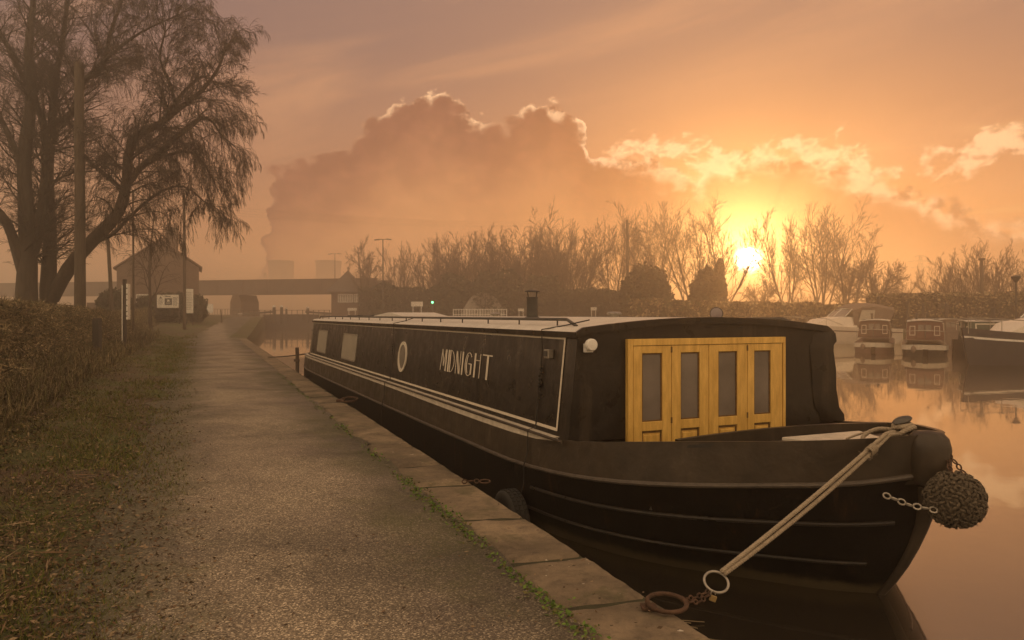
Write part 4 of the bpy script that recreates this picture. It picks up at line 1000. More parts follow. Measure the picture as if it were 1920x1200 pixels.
strand_rope(m, bez(Vector((-.03, 0, .0)), Vector((-.16, .06, .045)), Vector((-.27, .02, -.035)), 10) + bez(Vector((-.27, .02, -.035)), Vector((-.33, -.02, -.075)), Vector((-.20, -.03, -.055)), 10)[1:] + bez(Vector((-.20, -.03, -.055)), Vector((-.10, -.04, -.04)), Vector((-.04, -.02, -.01)), 8)[1:], .016)
strand_rope(m, bez(Vector((-.05, .03, .0)), Vector((-.2, .09, .01)), Vector((-.38, .06, -.065)), 10), .009)
m.build('rope_loop', M['rope'], rope_t, smooth=60)
m = MB(); ek0 = hull_pt(.11, 2.0, -1, .01); ek0 = b2w(ek0.x, ek0.y, ek0.z + .018) - stud; s0 = ek0; q0 = ek0.lerp(end, .10) - Vector((0, 0, .012))
for k in range(5): c = q0 + (end - s0).normalized() * (k * .014); t = (end - s0).normalized(); u = t.orthogonal().normalized(); w = t.cross(u); m.tube([c + (u * math.cos(a) + w * math.sin(a) * 1.3) * .028 for a in [2 * math.pi * q / 12 for q in range(12)]], .007, 5, closed=True)
for k in range(26): c = q0 + (end - s0).normalized() * rng.uniform(0, .11); dv = Vector((rng.uniform(-1, 1), rng.uniform(-1, .2), rng.uniform(-1, .6))).normalized(); m.tube([c, c + dv * .05], [.0022, .001], 4)
m.build('rope_whipping', M['rope'], rope_t, smooth=60)

# ring, chain and padlock at the end of the rope
mc = thing('mooring_chain', 'short rusty chain with galvanised ring and brass padlock ending the rope', 'chain', RG)
QR = px2w(1250, 1137, 4.09)                       # big ring on the quay
ringpts = lambda r, u, w, n=28: [u * (r * math.cos(a)) + w * (r * math.sin(a)) for a in [2 * math.pi * q / n for q in range(n)]]
U = Vector((1, .15, .03)).normalized(); W = Vector((-.1, .75, .55)).normalized()
MB().tube(ringpts(.070, U, W), .0078, 10, closed=True).build('loose_ring', M['steel'], mc, smooth=True)
c0 = QR + Vector((.085, .05, .02)) - RG; c1 = Vector((-.05, -.045, -.035))
m = MB(); chain_links(m, [c0, (c0 + c1) / 2 + Vector((0, 0, -.015)), c1], .042, .0052); chain_links(m, [c0 + Vector((.02, -.02, -.01)), (c0 + c1) / 2 + Vector((.02, -.02, -.03)), c1 + Vector((.01, 0, -.01))], .042, .0052); m.build('chain', M['rust'], mc, smooth=True)
brass = material('padlock_brass', (0.34, 0.24, 0.10), 0.4, metal=0.5, var=0.2)
m = MB(); pc = Vector((-.035, -.06, -.055)); m.box(pc + Vector((0, 0, -.018)), (.038, .018, .034), Matrix.Rotation(R(20), 3, 'Y')); pl = m.build('padlock', brass, mc, bevel=.004)
m = MB(); m.tube([pc + Vector((.013 * math.cos(a), 0, .004 + .020 * math.sin(a))) for a in [math.pi * q / 10 for q in range(11)]], .0035, 6); m.build('padlock_bow', M['steel'], mc, smooth=True)
# the quay ring
qr = thing('quay_ring', 'thick rusty mooring ring bolted to the quay edge', 'mooring ring', (QR.x, QR.y, gz(0)))
c_ = QR - Vector((QR.x, QR.y, gz(0)))
MB().tube([Vector((0, 0, .022)) + v for v in ringpts(.108, Vector((.97, .22, .0)), Vector((-.2, .95, .10)), 36)], .0125, 12, closed=True).build('ring', M['rust'], qr, smooth=True)
m = MB(); e0 = Vector((-.100, -.01, .0)); m.tube([e0 + Vector((.0, -.024, -.01)), e0 + Vector((-.006, -.02, .034)), e0 + Vector((-.01, 0, .046)), e0 + Vector((-.006, .02, .034)), e0 + Vector((0, .024, -.01))], .012, 8); m.box(e0 + Vector((0, 0, .004)), (.085, .075, .012)); m.build('eye_bolt', M['rust'], qr, smooth=50)
# second, small ring recess lying further along the coping
for (px_, py_, nm_) in ((905, 905, 'a'), ):
    p = px2w(px_ - 4, py_, 1.6 * FPX / (py_ - CY)); r2 = thing('quay_ring', 'small dark ring lying in a joint of the coping beside the hull', 'mooring ring', (p.x, p.y, gz(0)))
    chain_links(MB(), [Vector((-.18, -.02, .012)), Vector((-.08, 0, .016)), Vector((-.01, .0, .012))], .06, .007).build('chain', M['rust'], r2, smooth=True)
    MB().tube([Vector((.04, 0, .012)) + v for v in ringpts(.05, Vector((1, 0, 0)), Vector((0, 1, .1)), 20)], .008, 8, closed=True).build('ring', M['rust'], r2, smooth=True)
p = px2w(665, 752, 1.6 * FPX / 162); r3 = thing('quay_ring', 'far dark mooring ring lying on the coping near the boat windows', 'mooring ring', (p.x - .1, p.y, gz(0)))
MB().tube([Vector((0, 0, .03)) + v for v in ringpts(.15, Vector((1, 0, 0)), Vector((0, 1, .15)), 20)], .018, 8, closed=True).build('ring', M['rust'], r3, smooth=True)
MB().box((-.16, 0, .01), (.14, .12, .05)).build('eye_bolt', M['rust'], r3, bevel=.008)
# tyre fender
ty = b2w(-1.70 - .115, 2.74, .05)
tyre = thing('tyre_fender', 'old black tyre hanging between hull and quay wall', 'tyre', ty, TH)
rot = Matrix.Rotation(R(90), 3, 'Y')
m = MB(); prof_t = [(.17, -.07), (.20, -.085), (.27, -.09), (.295, -.07), (.30, -.03), (.30, .03), (.295, .07), (.27, .09), (.20, .085), (.17, .07), (.19, .05), (.26, .06), (.275, 0), (.26, -.06), (.19, -.05), (.17, -.07)]
m.lathe(prof_t, (0, 0, 0), 36, rot); m.build('tyre_casing', M['rubber'], tyre, smooth=45)
m = MB()
for k in range(40):
    a = 2 * math.pi * k / 40
    for xx in (-.045, 0, .045): m.box((xx, .302 * math.cos(a), .302 * math.sin(a)), (.030, .034, .014), Matrix.Rotation(a - math.pi / 2, 3, 'X'))
m.build('tread', M['rubber'], tyre)
# lines that hold fenders, tied to the handrail and hanging down the side
def fender_line(pxt, pxb, label, sag=0.0):
    s_, _ = spt(pxt, 640); root = thing('fender_line', label, 'rope', b2w(-1.36, s_, roof_z(-1.36)), TH)
    o = Vector((-1.36, s_, roof_z(-1.36))); m = MB()
    p_ = [Vector((-1.35, s_ + .02 - .62, roof_z(1.36) + .06)), Vector((-1.42, s_ - .25, roof_z(1.42) + .012)), Vector((-1.545, s_, ZE + .03)), side(s_, .8, .02), side(s_ + .02, .4, .012), side(s_, 0.03, .015), Vector((-1.70, s_ - .01, .962)), hull_pt(s_ + .4, 1.4, -1, .012), hull_pt(s_ + .4, 1.0, -1, .035), hull_pt(s_ + .4, .7, -1, .04), hull_pt(s_ + .4, .4, -1, .05)]
    m.tube([p - o for p in p_], .006, 6); m.build('line', M['rubber'], root)
    m = MB()
    for k in range(7): m.sphere(side(s_ + rng.uniform(-.015, .015), .45 + k * .035, .02) - o, rng.uniform(.010, .02), 8, 6)
    m.build('knots', M['rubber'], root)
    return root
fender_line(1022, 1000, 'thin dark line down the cabin side beside the square lamp')
fender_line(740, 712, 'thin dark line down the cabin side between windows and porthole')
# mooring post and line at the stern
pp = px2w(557.5, 690, 20.9 + .9); sp = thing('mooring_post', 'slim wooden post standing in the water behind the stern', 'post', (pp.x, pp.y, 0))
m = MB(); m.tube([(0, 0, -.6), (0, 0, .9), (-.01, 0, 1.12)], .055, 8); m.build('post_shaft', M['wood_pole'], sp, smooth=50)
m = MB(); m.box((0, -.06, .75), (.16, .05, .07)); m.build('crosspiece', M['wood_pole'], sp)
a = px2w(503, 666, 27.5); a.z = .50; e = b2w(-1.45, 17.9, .99)
sl_ = thing('stern_line', 'dark stern line running from the boat across to the towpath', 'mooring rope', a)
m = MB(); m.tube(bez(Vector((0, 0, .02)), (e - a) / 2 + Vector((0, 0, -.06)), e - a, 12), .022, 6); m.build('line', M['old_rope'], sl_, smooth=True)

# ================================================================== trees
def seg_mesh(name, segs, mat, parent, k=3):
    """segs: list of (p0, p1, r0, r1) -> one mesh of k-sided tapered tubes."""
    A_ = np.array([(s[0][0], s[0][1], s[0][2], s[1][0], s[1][1], s[1][2], s[2], s[3]) for s in segs], dtype=np.float64)
    p0, p1 = A_[:, 0:3], A_[:, 3:6]; r0, r1 = A_[:, 6:7], A_[:, 7:8]
    d = p1 - p0; d /= np.linalg.norm(d, axis=1)[:, None] + 1e-9
    ref = np.where(np.abs(d[:, 2:3]) < .9, np.array([[0, 0, 1.0]]), np.array([[1.0, 0, 0]]))
    u = np.cross(d, ref); u /= np.linalg.norm(u, axis=1)[:, None] + 1e-9; w = np.cross(d, u)
    V = []
    for P, r in ((p0, r0), (p1, r1)):
        for q in range(k):
            a = 2 * math.pi * q / k; V.append(P + (u * math.cos(a) + w * math.sin(a)) * r)
    V = np.stack(V, 1).reshape(-1, 3); n = len(segs); base_i = np.arange(n)[:, None] * 2 * k
    F = np.concatenate([base_i + np.array([[q, (q + 1) % k, k + (q + 1) % k, k + q]]) for q in range(k)], 0)
    return mesh_np(name, V, F, mat, parent, smooth=(k > 3))

def vnorm(v):
    l = math.sqrt(v[0] ** 2 + v[1] ** 2 + v[2] ** 2) or 1.0; return (v[0] / l, v[1] / l, v[2] / l)
def grow(segs, p, d, L, r, lev, spec, rg):
    """spec[lev] = dict(steps, wob, trop, n, ang, ratio, start, taper)"""
    s = spec[lev]; st = s['steps']; h = L / st; pts_ = [p]; dirs = [d]; tr = s.get('trop', 0.0); tr2 = s.get('trop2', tr)
    for i in range(st):
        tt = tr + (tr2 - tr) * i / st
        d = vnorm((d[0] + rg.gauss(0, s['wob']), d[1] + rg.gauss(0, s['wob']), d[2] + rg.gauss(0, s['wob']) + tt))
        q = (p[0] + d[0] * h, p[1] + d[1] * h, p[2] + d[2] * h)
        ra = r * (1 - s['taper'] * i / st); rb = r * (1 - s['taper'] * (i + 1) / st)
        segs[min(lev, len(segs) - 1)].append((p, q, ra, rb)); p = q; pts_.append(p); dirs.append(d)
    if lev + 1 < len(spec):
        n = s['n']; n = int(n * rg.uniform(.8, 1.2) + .5)
        for j in range(n):
            f = s['start'] + (1 - s['start']) * (j + rg.random()) / n; x = f * st; i = min(st - 1, int(x)); fr_ = x - i
            b_ = pts_[i]; c = pts_[i + 1]; o = (b_[0] + (c[0] - b_[0]) * fr_, b_[1] + (c[1] - b_[1]) * fr_, b_[2] + (c[2] - b_[2]) * fr_)
            dd = dirs[i + 1]; ax = vnorm((rg.gauss(0, 1), rg.gauss(0, 1), rg.gauss(0, 1))); an = R(s['ang'] * rg.uniform(.6, 1.3))
            k_ = dd[0] * ax[0] + dd[1] * ax[1] + dd[2] * ax[2]; per = vnorm((ax[0] - dd[0] * k_, ax[1] - dd[1] * k_, ax[2] - dd[2] * k_))
            nd = vnorm(tuple(dd[q] * math.cos(an) + per[q] * math.sin(an) for q in range(3)))
            grow(segs, o, nd, L * s['ratio'] * (1.15 - .55 * f) * rg.uniform(.7, 1.25), r * (1 - s['taper'] * f) * s.get('rr', .6), lev + 1, spec, rg)
    return pts_, dirs

def make_tree(name, label, cat, spec, L, r, seed, stems=1, spread=0.0, mat_t=None, mat_c=None, group=None, minr=0.02):
    rg = random.Random(seed); segs = [[], []]
    for k in range(stems):
        a = 2 * math.pi * (k + rg.random() * .5) / max(1, stems); sp_ = spread * rg.uniform(.4, 1.0)
        grow(segs, (0.15 * math.cos(a) * (stems > 1), .15 * math.sin(a) * (stems > 1), -0.3), vnorm((math.cos(a) * sp_, math.sin(a) * sp_, 1)), L * rg.uniform(.8, 1.05), r * rg.uniform(.75, 1.1), 0, spec, rg)
    root = thing(name, label, cat, group=group)
    seg_mesh('trunk', [(a, b_, max(minr, c), max(minr, d)) for a, b_, c, d in segs[0]], mat_t or M['bark'], root, 6)
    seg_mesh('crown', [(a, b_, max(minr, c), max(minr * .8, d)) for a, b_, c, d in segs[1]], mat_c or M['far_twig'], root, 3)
    return root

# ---- the big willow by the towpath, limbs following the photograph's at their distance
YW = 35.0
def wl_(pts_, ys_, r0, r1):
    n = len(pts_); return [(px2w(a, b_, y_), r0 + (r1 - r0) * i / (n - 1)) for i, ((a, b_), y_) in enumerate(zip(pts_, ys_))]
W0 = px2w(90, 620, YW)
def limb_segs(lim, out_, sub=3):
    P = [p for p, r in lim]; Rr = [r for p, r in lim]; res = []
    for i in range(len(P) - 1):
        a, b_ = P[i], P[i + 1]; c0 = P[i - 1] if i else a; c1 = P[i + 2] if i + 2 < len(P) else b_
        for k in range(sub):
            t = k / sub; t2, t3 = t * t, t * t * t
            q = 0.5 * ((2 * a) + (b_ - c0) * t + (2 * c0 - 5 * a + 4 * b_ - c1) * t2 + (-c0 + 3 * a - 3 * b_ + c1) * t3)
            res.append((q, Rr[i] + (Rr[i + 1] - Rr[i]) * t))
    res.append((P[-1], Rr[-1])); return res
limbs1 = [
 ([(50, 610), (50, 540), (52, 480), (50, 400), (45, 300), (58, 190), (54, 90), (62, 10), (60, -50)], [35, 35, 35, 35, 35, 35.2, 35.5, 36, 36], .50, .08),
 ([(52, 500), (72, 440), (84, 350), (84, 245), (62, 182), (30, 120), (0, 60), (-40, -40)], [35, 35.2, 35.6, 36, 36.5, 37, 37.4, 38], .27, .05),
 ([(46, 520), (22, 440), (0, 400), (-50, 350), (-120, 250), (-200, 180)], [35, 34.5, 34, 33.6, 33, 33], .26, .06),
 ([(48, 330), (20, 260), (-20, 180), (-70, 60)], [35, 34.6, 34, 33.5], .16, .05),
]
limbs2 = [
 ([(92, 615), (90, 560), (92, 500), (94, 440), (90, 330), (98, 232), (104, 150), (120, 60), (130, -40)], [36, 36, 36, 36, 36.2, 36.5, 37, 37.3, 37.5], .42, .07),
 ([(93, 240), (134, 212), (158, 150), (191, 129), (206, 66), (232, -10), (250, -70)], [36.4, 36, 35.5, 35.2, 35, 34.8, 34.5], .18, .04),
 ([(98, 560), (128, 505), (170, 455), (222, 398), (238, 336), (241, 290), (258, 254), (300, 232), (331, 207), (372, 176), (406, 134), (420, 100)], [36, 35.6, 35.2, 34.8, 34.4, 34.2, 34, 33.8, 33.6, 33.4, 33.2, 33], .34, .04),
 ([(236, 350), (262, 316), (300, 286), (340, 250), (375, 222), (398, 228), (415, 255)], [34.4, 34.1, 33.9, 33.8, 34, 34.2, 34.4], .17, .035),
 ([(250, 325), (290, 300), (345, 284), (375, 298), (395, 330)], [34.3, 34.6, 35, 35.2, 35.4], .10, .03),
 ([(234, 360), (200, 330), (165, 300), (140, 250), (150, 180)], [34.5, 34.8, 35.2, 35.5, 35.6], .12, .03),
 ([(331, 207), (320, 160), (300, 110), (310, 60)], [33.6, 33.3, 33, 32.8], .09, .03),
 ([(155, 152), (200, 110), (262, 62), (330, 30)], [35.5, 35, 34.8, 34.6], .10, .03),
 ([(300, 232), (345, 172), (378, 144), (398, 152)], [34, 34.4, 34.8, 35], .10, .03),
 ([(165, 458), (210, 440), (250, 400), (300, 360), (345, 350), (385, 380)], [35.2, 35.8, 36.3, 36.8, 37, 37.2], .11, .03),
]
wspec = [dict(steps=8, wob=.11, trop=.07, trop2=-.05, n=9, ang=42, ratio=.52, start=.12, taper=.75, rr=.5),
         dict(steps=5, wob=.10, trop=.06, trop2=-.08, n=6, ang=36, ratio=.55, start=.1, taper=.65, rr=.55),
         dict(steps=4, wob=.09, trop=.03, trop2=-.10, n=3, ang=30, ratio=.65, start=.1, taper=.6, rr=.6),
         dict(steps=3, wob=.07, trop=.0, trop2=-.10, n=0, ang=25, ratio=.7, start=.1, taper=.4)]
dspec = [dict(steps=8, wob=.10, trop=.04, trop2=-.22, n=9, ang=40, ratio=.55, start=.12, taper=.75, rr=.5),
         dict(steps=6, wob=.08, trop=-.06, trop2=-.30, n=6, ang=34, ratio=.6, start=.15, taper=.65, rr=.55),
         dict(steps=6, wob=.06, trop=-.18, trop2=-.40, n=3, ang=24, ratio=.75, start=.1, taper=.6, rr=.6),
         dict(steps=5, wob=.05, trop=-.25, trop2=-.45, n=0, ang=20, ratio=.7, start=.1, taper=.4)]
def willow(limbs, label, seed, w0, scale_n=1.0):
    rg = random.Random(seed); root = thing('willow_tree', label, 'tree', w0); tr_, cr_ = [], [[], []]
    for li, (pp_, yy_, r0, r1) in enumerate(limbs):
        pl_ = limb_segs(wl_(pp_, yy_, r0, r1), None)
        pl_ = [(p - w0, r) for p, r in pl_]
        m = MB(); m.tube([p for p, r in pl_], [r * rg.uniform(.94, 1.06) for p, r in pl_], 10); m.build('trunk' if li == 0 else 'limb', M['bark'], root, smooth=60)
        sp_ = dspec if (label.startswith('bare') and li in (2, 3, 4, 7, 9)) else wspec
        Lt = sum((pl_[i + 1][0] - pl_[i][0]).length for i in range(len(pl_) - 1)); nb_ = int(Lt * 3.1 * scale_n)
        for j in range(nb_):
            f = (.22 if li in (0,) or r0 > .3 else .05) + (.78 if r0 > .3 else .95) * (j + rg.random()) / nb_; x_ = min(.999, f) * (len(pl_) - 1); i = int(x_)
            o = pl_[i][0].lerp(pl_[i + 1][0], x_ - i); d = (pl_[i + 1][0] - pl_[i][0]).normalized(); r_ = pl_[i][1]
            ax = Vector((rg.gauss(0, 1), rg.gauss(0, 1), rg.gauss(0, 1))); per = (ax - d * ax.dot(d)).normalized(); per.z = per.z * .6 + .25
            nd = (d * .55 + per).normalized(); nd.z = nd.z * .8 + .1
            lk = float(np.interp((o.x + w0.x) / (o.y + w0.y) * FPX + CX, [280, 400], [1.0, .70]))
            grow(cr_, tuple(o), tuple(nd), rg.uniform(1.5, 3.3) * lk, min(.055, max(.022, r_ * .35)), 0, sp_, rg)
        # tip fan
        o, d = pl_[-1][0], (pl_[-1][0] - pl_[-2][0]).normalized()
        for j in range(5): grow(cr_, tuple(o), vnorm((d.x + rg.gauss(0, .45), d.y + rg.gauss(0, .45), d.z + rg.gauss(0, .3))), rg.uniform(1.8, 3.0) * float(np.interp((o.x + w0.x) / (o.y + w0.y) * FPX + CX, [280, 400], [1.0, .70])), .028, 0, sp_, rg)
    allc = cr_[0] + cr_[1]
    print('willow segs', len(allc))
    seg_mesh('crown', [(a, b_, max(.0058, c), max(.0045, d)) for a, b_, c, d in allc], M['twig'], root, 3)
    return root
w1 = willow(limbs1, 'left bare willow with thick upright trunk behind the hedge', 11, px2w(50, 615, 35), .75)
w2 = willow(limbs2, 'bare willow with a long curved limb and drooping twigs over the house', 23, px2w(92, 615, 36), 1.0)

# ---- a slim birch in front of the house
small = [dict(steps=8, wob=.05, trop=.05, n=16, ang=38, ratio=.34, start=.25, taper=.8, rr=.5), dict(steps=5, wob=.12, trop=.06, trop2=-.12, n=8, ang=38, ratio=.5, start=.1, taper=.7, rr=.6),
         dict(steps=4, wob=.13, trop=-.1, trop2=-.3, n=5, ang=35, ratio=.6, start=.1, taper=.6, rr=.7), dict(steps=3, wob=.12, trop=-.25, n=0, ang=30, ratio=.6, start=0, taper=.5)]
t_ = make_tree('birch_tree', 'slim bare tree with thin drooping twigs in front of the house', 'tree', small, 9.5, .13, 5, mat_c=M['twig'], minr=.009); t_.location = (pxx(283, 56), 56, 1.0)

# ---- far trees
tallspec = [dict(steps=9, wob=.04, trop=.02, n=15, ang=34, ratio=.46, start=.2, taper=.8, rr=.5), dict(steps=6, wob=.07, trop=.06, n=8, ang=34, ratio=.46, start=.2, taper=.7, rr=.6),
            dict(steps=4, wob=.10, trop=.05, n=4, ang=30, ratio=.5, start=.1, taper=.6, rr=.65), dict(steps=3, wob=.10, trop=.05, n=0, ang=30, ratio=.6, start=0, taper=.5)]
bushspec = [dict(steps=7, wob=.05, trop=.05, n=10, ang=28, ratio=.42, start=.15, taper=.75, rr=.55), dict(steps=5, wob=.09, trop=.10, n=5, ang=30, ratio=.45, start=.15, taper=.6, rr=.7),
            dict(steps=3, wob=.12, trop=.08, n=4, ang=30, ratio=.6, start=.1, taper=.5, rr=.7), dict(steps=2, wob=.12, trop=.08, n=0, ang=30, ratio=.6, start=0, taper=.5)]
roundspec = [dict(steps=5, wob=.08, trop=.0, n=9, ang=50, ratio=.6, start=.25, taper=.6, rr=.55), dict(steps=5, wob=.10, trop=.05, n=9, ang=42, ratio=.5, start=.15, taper=.65, rr=.6),
             dict(steps=4, wob=.13, trop=.02, n=7, ang=38, ratio=.5, start=.1, taper=.6, rr=.7), dict(steps=3, wob=.13, trop=-.02, n=0, ang=30, ratio=.6, start=0, taper=.5)]
G1, G2, G3, G4 = 'tall bare trees beyond the basin', 'row of bushy bare trees behind the boat roof', 'bare thicket trees behind the marina', 'small bare trees by the lock'
protos = {}
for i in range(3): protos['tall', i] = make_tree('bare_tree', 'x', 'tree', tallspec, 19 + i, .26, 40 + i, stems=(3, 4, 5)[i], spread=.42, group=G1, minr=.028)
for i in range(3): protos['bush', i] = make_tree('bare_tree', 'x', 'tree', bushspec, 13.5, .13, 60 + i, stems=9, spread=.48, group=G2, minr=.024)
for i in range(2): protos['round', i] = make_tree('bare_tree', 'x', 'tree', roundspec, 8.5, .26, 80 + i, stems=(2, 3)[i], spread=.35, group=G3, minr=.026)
used = set()
def place(kind, i, px_, top, Y, label, group=None, wx=1.0, base=0.9, rot=None, name=None):
    pr = protos[kind, i]; h0 = {('tall', 0): 21.5, ('tall', 1): 21.5, ('tall', 2): 22, }.get((kind, i), {'bush': 15.5, 'round': 13.5}.get(kind, 20))
    zt_ = pxz(top, Y); sc = (zt_ - base) / heights[kind, i]
    rz = rng.uniform(0, 6.28) if rot is None else rot
    loc = (pxx(px_, Y), Y, base); sc3 = (sc * wx, sc * wx, sc)
    if (kind, i) not in used:
        used.add((kind, i)); pr.location = loc; pr.rotation_euler = (0, 0, rz); pr.scale = sc3; pr['label'] = label
        if group: pr['group'] = group
        return pr
    return dup(pr, loc, rz, sc3, label, group)
heights = {}
for k_, pr in protos.items():
    c = [x for x in pr.children if x.name.startswith('crown')][0]; co_ = np.empty(len(c.data.vertices) * 3, dtype=np.float32); c.data.vertices.foreach_get('co', co_)
    heights[k_] = float(np.percentile(co_.reshape(-1, 3)[:, 2], 99.6))
    print(k_, 'h', heights[k_], 'segs', len(c.data.polygons) // 3)
tall_list = [(1085, 385, 118, 0, 1.0, 'leftmost tall bare tree, rising over the right end of the bushy row'),
 (1150, 388, 122, 1, .9, 'tall bare tree with fanning stems just left of the wooden pole'),
 (1235, 380, 120, 2, .9, 'tall bare tree rising directly above the round evergreen bush'),
 (1300, 376, 116, 1, .9, 'tall bare tree with slender stems between the evergreen bush and the ivy-clad trunks'),
 (1352, 378, 118, 0, .9, 'tall bare tree immediately left of the sun, over the ivy-clad trunks'),
 (1478, 390, 112, 1, .8, 'slender tall bare tree immediately right of the sun'),
 (1540, 378, 110, 2, .95, 'broadest tall bare tree right of the sun, behind the white cruiser'),
 (1598, 395, 114, 0, .9, 'rightmost tall bare tree, rising above the rounded bare tree')]
for px_, tp_, Y, i, wx, lab in tall_list: place('tall', i, px_, tp_, Y, lab, G1, wx)
bl = [(815, 450, 112), (842, 441, 118), (872, 438, 113), (902, 434, 118), (932, 431, 112), (962, 430, 117), (992, 427, 112), (1020, 424, 117), (1046, 418, 113), (1074, 428, 110)]
order = [o_ + ' in the row behind the boat roof' for o_ in ('leftmost', 'second from the left', 'third from the left', 'fourth from the left', 'fifth from the left', 'fifth from the right', 'fourth from the right', 'third from the right', 'second from the right', 'rightmost')]
for k, (px_, tp_, Y) in enumerate(bl): place('bush', k % 3, px_, tp_, Y, 'bushy bare tree, ' + order[k], G2, 1.05, 1.2)
place('round', 0, 682, 446, 118, 'small bare tree with fine twigs right of the pyramid roofed hut', G4, .62, 1.6)
place('bush', 1, 752, 455, 122, 'twiggy bare bush tree right of the nearer double street lamp', G4, .75, 1.5)
for k, (px_, tp_, Y, kd, i, wx, lab) in enumerate([(1640, 470, 96, 'round', 1, .8, 'rounded bare tree with dense twigs below the tall trees right of the sun'), (1585, 480, 92, 'round', 0, .8, 'round bare tree above the white cruiser canopy'),
   (1690, 510, 110, 'bush', 0, .9, 'low hazy bare tree left of the pylon'), (1755, 488, 84, 'bush', 2, .9, 'bare bushy tree just right of the pylon'), (1800, 468, 80, 'bush', 1, .9, 'bare bushy tree right of the pylon, before the tallest thicket tree'),
   (1850, 452, 78, 'bush', 0, .95, 'tallest bushy bare tree above the dark boat at the right'), (1905, 470, 76, 'bush', 2, .9, 'bare bushy tree behind the round topped lamp'), (1965, 465, 76, 'bush', 1, .9, 'bare bushy tree at the right edge beyond the lamp'),
   (1430, 520, 96, 'round', 1, .8, 'low bare tree below the sun'), (1500, 540, 90, 'bush', 0, 1.0, 'low twiggy bush tree right below the sun')]): place(kd, i, px_, tp_, Y, lab, G3, wx, .7)

# evergreen masses
def leafy(name, label, cat, blobs, n, size, mat, seed, trunk=None, group=None, loc=(0, 0, 0)):
    r_ = np.random.RandomState(seed); P = []
    vol = np.array([b_[3] * b_[4] * b_[5] for b_ in blobs]) ** .7; vol /= vol.sum()
    for (x, y, z, a, b_, c), f in zip(blobs, vol):
        k = int(n * f); d = r_.normal(size=(k, 3)); d /= np.linalg.norm(d, axis=1)[:, None]; rr_ = (r_.uniform(.55, 1.0, k) ** .5)
        lump = np.array([1 + .28 * mnoise.noise(Vector((q[0] * 2.3 + x, q[1] * 2.3 + y, q[2] * 2.3 + z))) + .14 * mnoise.noise(Vector((q[0] * 6 + x, q[1] * 6, q[2] * 6))) for q in d])
        P.append(np.array([[x, y, z]]) + d * (rr_ * lump)[:, None] * np.array([[a, b_, c]]))
    P = np.concatenate(P); P = P[P[:, 2] > 0.05]
    V, F = leaves_np(P, size, 0, r_, .6)
    root = thing(name, label, cat, loc, group=group); mesh_np('foliage', V, F, mat, root)
    m = MB(); m.tube([(0, 0, -.3), (0, 0, max(b_[2] for b_ in blobs) * .8)], [.25, .12], 8); m.build('trunk', M['bark'], root)
    return root
def bush_at(px_, top, Y, wpx, label, seed, base=.9, name='evergreen_bush', n=9000, lobes=5, sz=.42, group=None):
    H = pxz(top, Y) - base; W = wpx / FPX * Y / 2; rg = random.Random(seed); bl_ = [(0, 0, H * .48, W * .95, W * .9, H * .50)]
    for k in range(lobes): a = rg.uniform(0, 6.28); bl_.append((W * .5 * math.cos(a), W * .5 * math.sin(a), H * rg.uniform(.3, .72), W * .5, W * .5, H * .3))
    return leafy(name, label, 'bush' if 'bush' in name or 'hedge' in name else 'tree', bl_, n, sz, M['ever'], seed, loc=(pxx(px_, Y), Y, base), group=group)
bush_at(1212, 496, 88, 100, 'large round dark evergreen bush left of the sun', 1, n=16000)
def conifer(px_, top, Y, wpx, label, seed):
    H = pxz(top, Y) - .9; W = wpx / FPX * Y / 2
    return leafy('ivy_clad_tree', label, 'tree', [(0, 0, H * .25, W, W, H * .28), (W * .2, 0, H * .5, W * .75, W * .7, H * .25), (-W * .15, 0, H * .7, W * .6, W * .6, H * .2), (W * .1, 0, H * .88, W * .42, W * .4, H * .13)], 8000, .4, M['ever'], seed, loc=(pxx(px_, Y), Y, .9))
conifer(1325, 500, 90, 34, 'narrow ivy-clad trunk just left of the sun', 2); conifer(1348, 486, 92, 32, 'taller ivy-clad trunk touching the glow of the sun', 3)
bush_at(1325, 505, 91, 70, 'dark bush at the foot of the ivy-clad trunks', 4)
for k, (px_, tp_, w_, lab) in enumerate([(718, 530, 56, 'dark evergreen clump just right of the pyramid roofed hut'), (850, 512, 90, 'dark evergreen clump left under the bushy row'), (925, 505, 110, 'dark evergreen clump midway under the bushy row'), (1010, 515, 90, 'dark evergreen clump under the right of the bushy row'), (1110, 540, 120, 'low dark evergreen clump behind the boat chimney')]):
    bush_at(px_, tp_, 105, w_, lab, 20 + k, base=1.2)
# long clipped hedges that close the view behind the basin
def long_hedge(pa, pb, top, name, label, seed, Y0, Y1, base, n=9000, depth=2.2, sz=.4, mat=None):
    a = Vector((pxx(pa, Y0), Y0, base)); b_ = Vector((pxx(pb, Y1), Y1, base)); L = (b_ - a).length; ang = math.atan2(b_.y - a.y, b_.x - a.x); r_ = np.random.RandomState(seed)
    u = r_.uniform(0, L, n); v = r_.uniform(-depth / 2, depth / 2, n); hh = np.interp(u / L, [0, 1], [pxz(top[0], Y0) - base, pxz(top[1], Y1) - base])
    hh = hh * (1 + .10 * np.array([mnoise.noise(Vector((q * .5, 2, seed))) + .5 * mnoise.noise(Vector((q * 2, 5, seed))) for q in u])); z = r_.uniform(0, 1, n) ** .6 * hh
    V, F = leaves_np(np.stack([u, v, z], 1), sz, 0, r_, .6); root = thing(name, label, 'hedge', a, ang); mesh_np('foliage', V, F, mat or M['ever'], root)
    m = MB(); m.grid([[(x_, -depth * .3, 0), (x_, -depth * .3, (np.interp(x_ / L, [0, 1], [pxz(top[0], Y0) - base, pxz(top[1], Y1) - base])) * .85), (x_, depth * .3, np.interp(x_ / L, [0, 1], [pxz(top[0], Y0) - base, pxz(top[1], Y1) - base]) * .85), (x_, depth * .3, 0)] for x_ in np.linspace(0, L, 20)])
    m.build('branch_core', M['twig'], root); return root
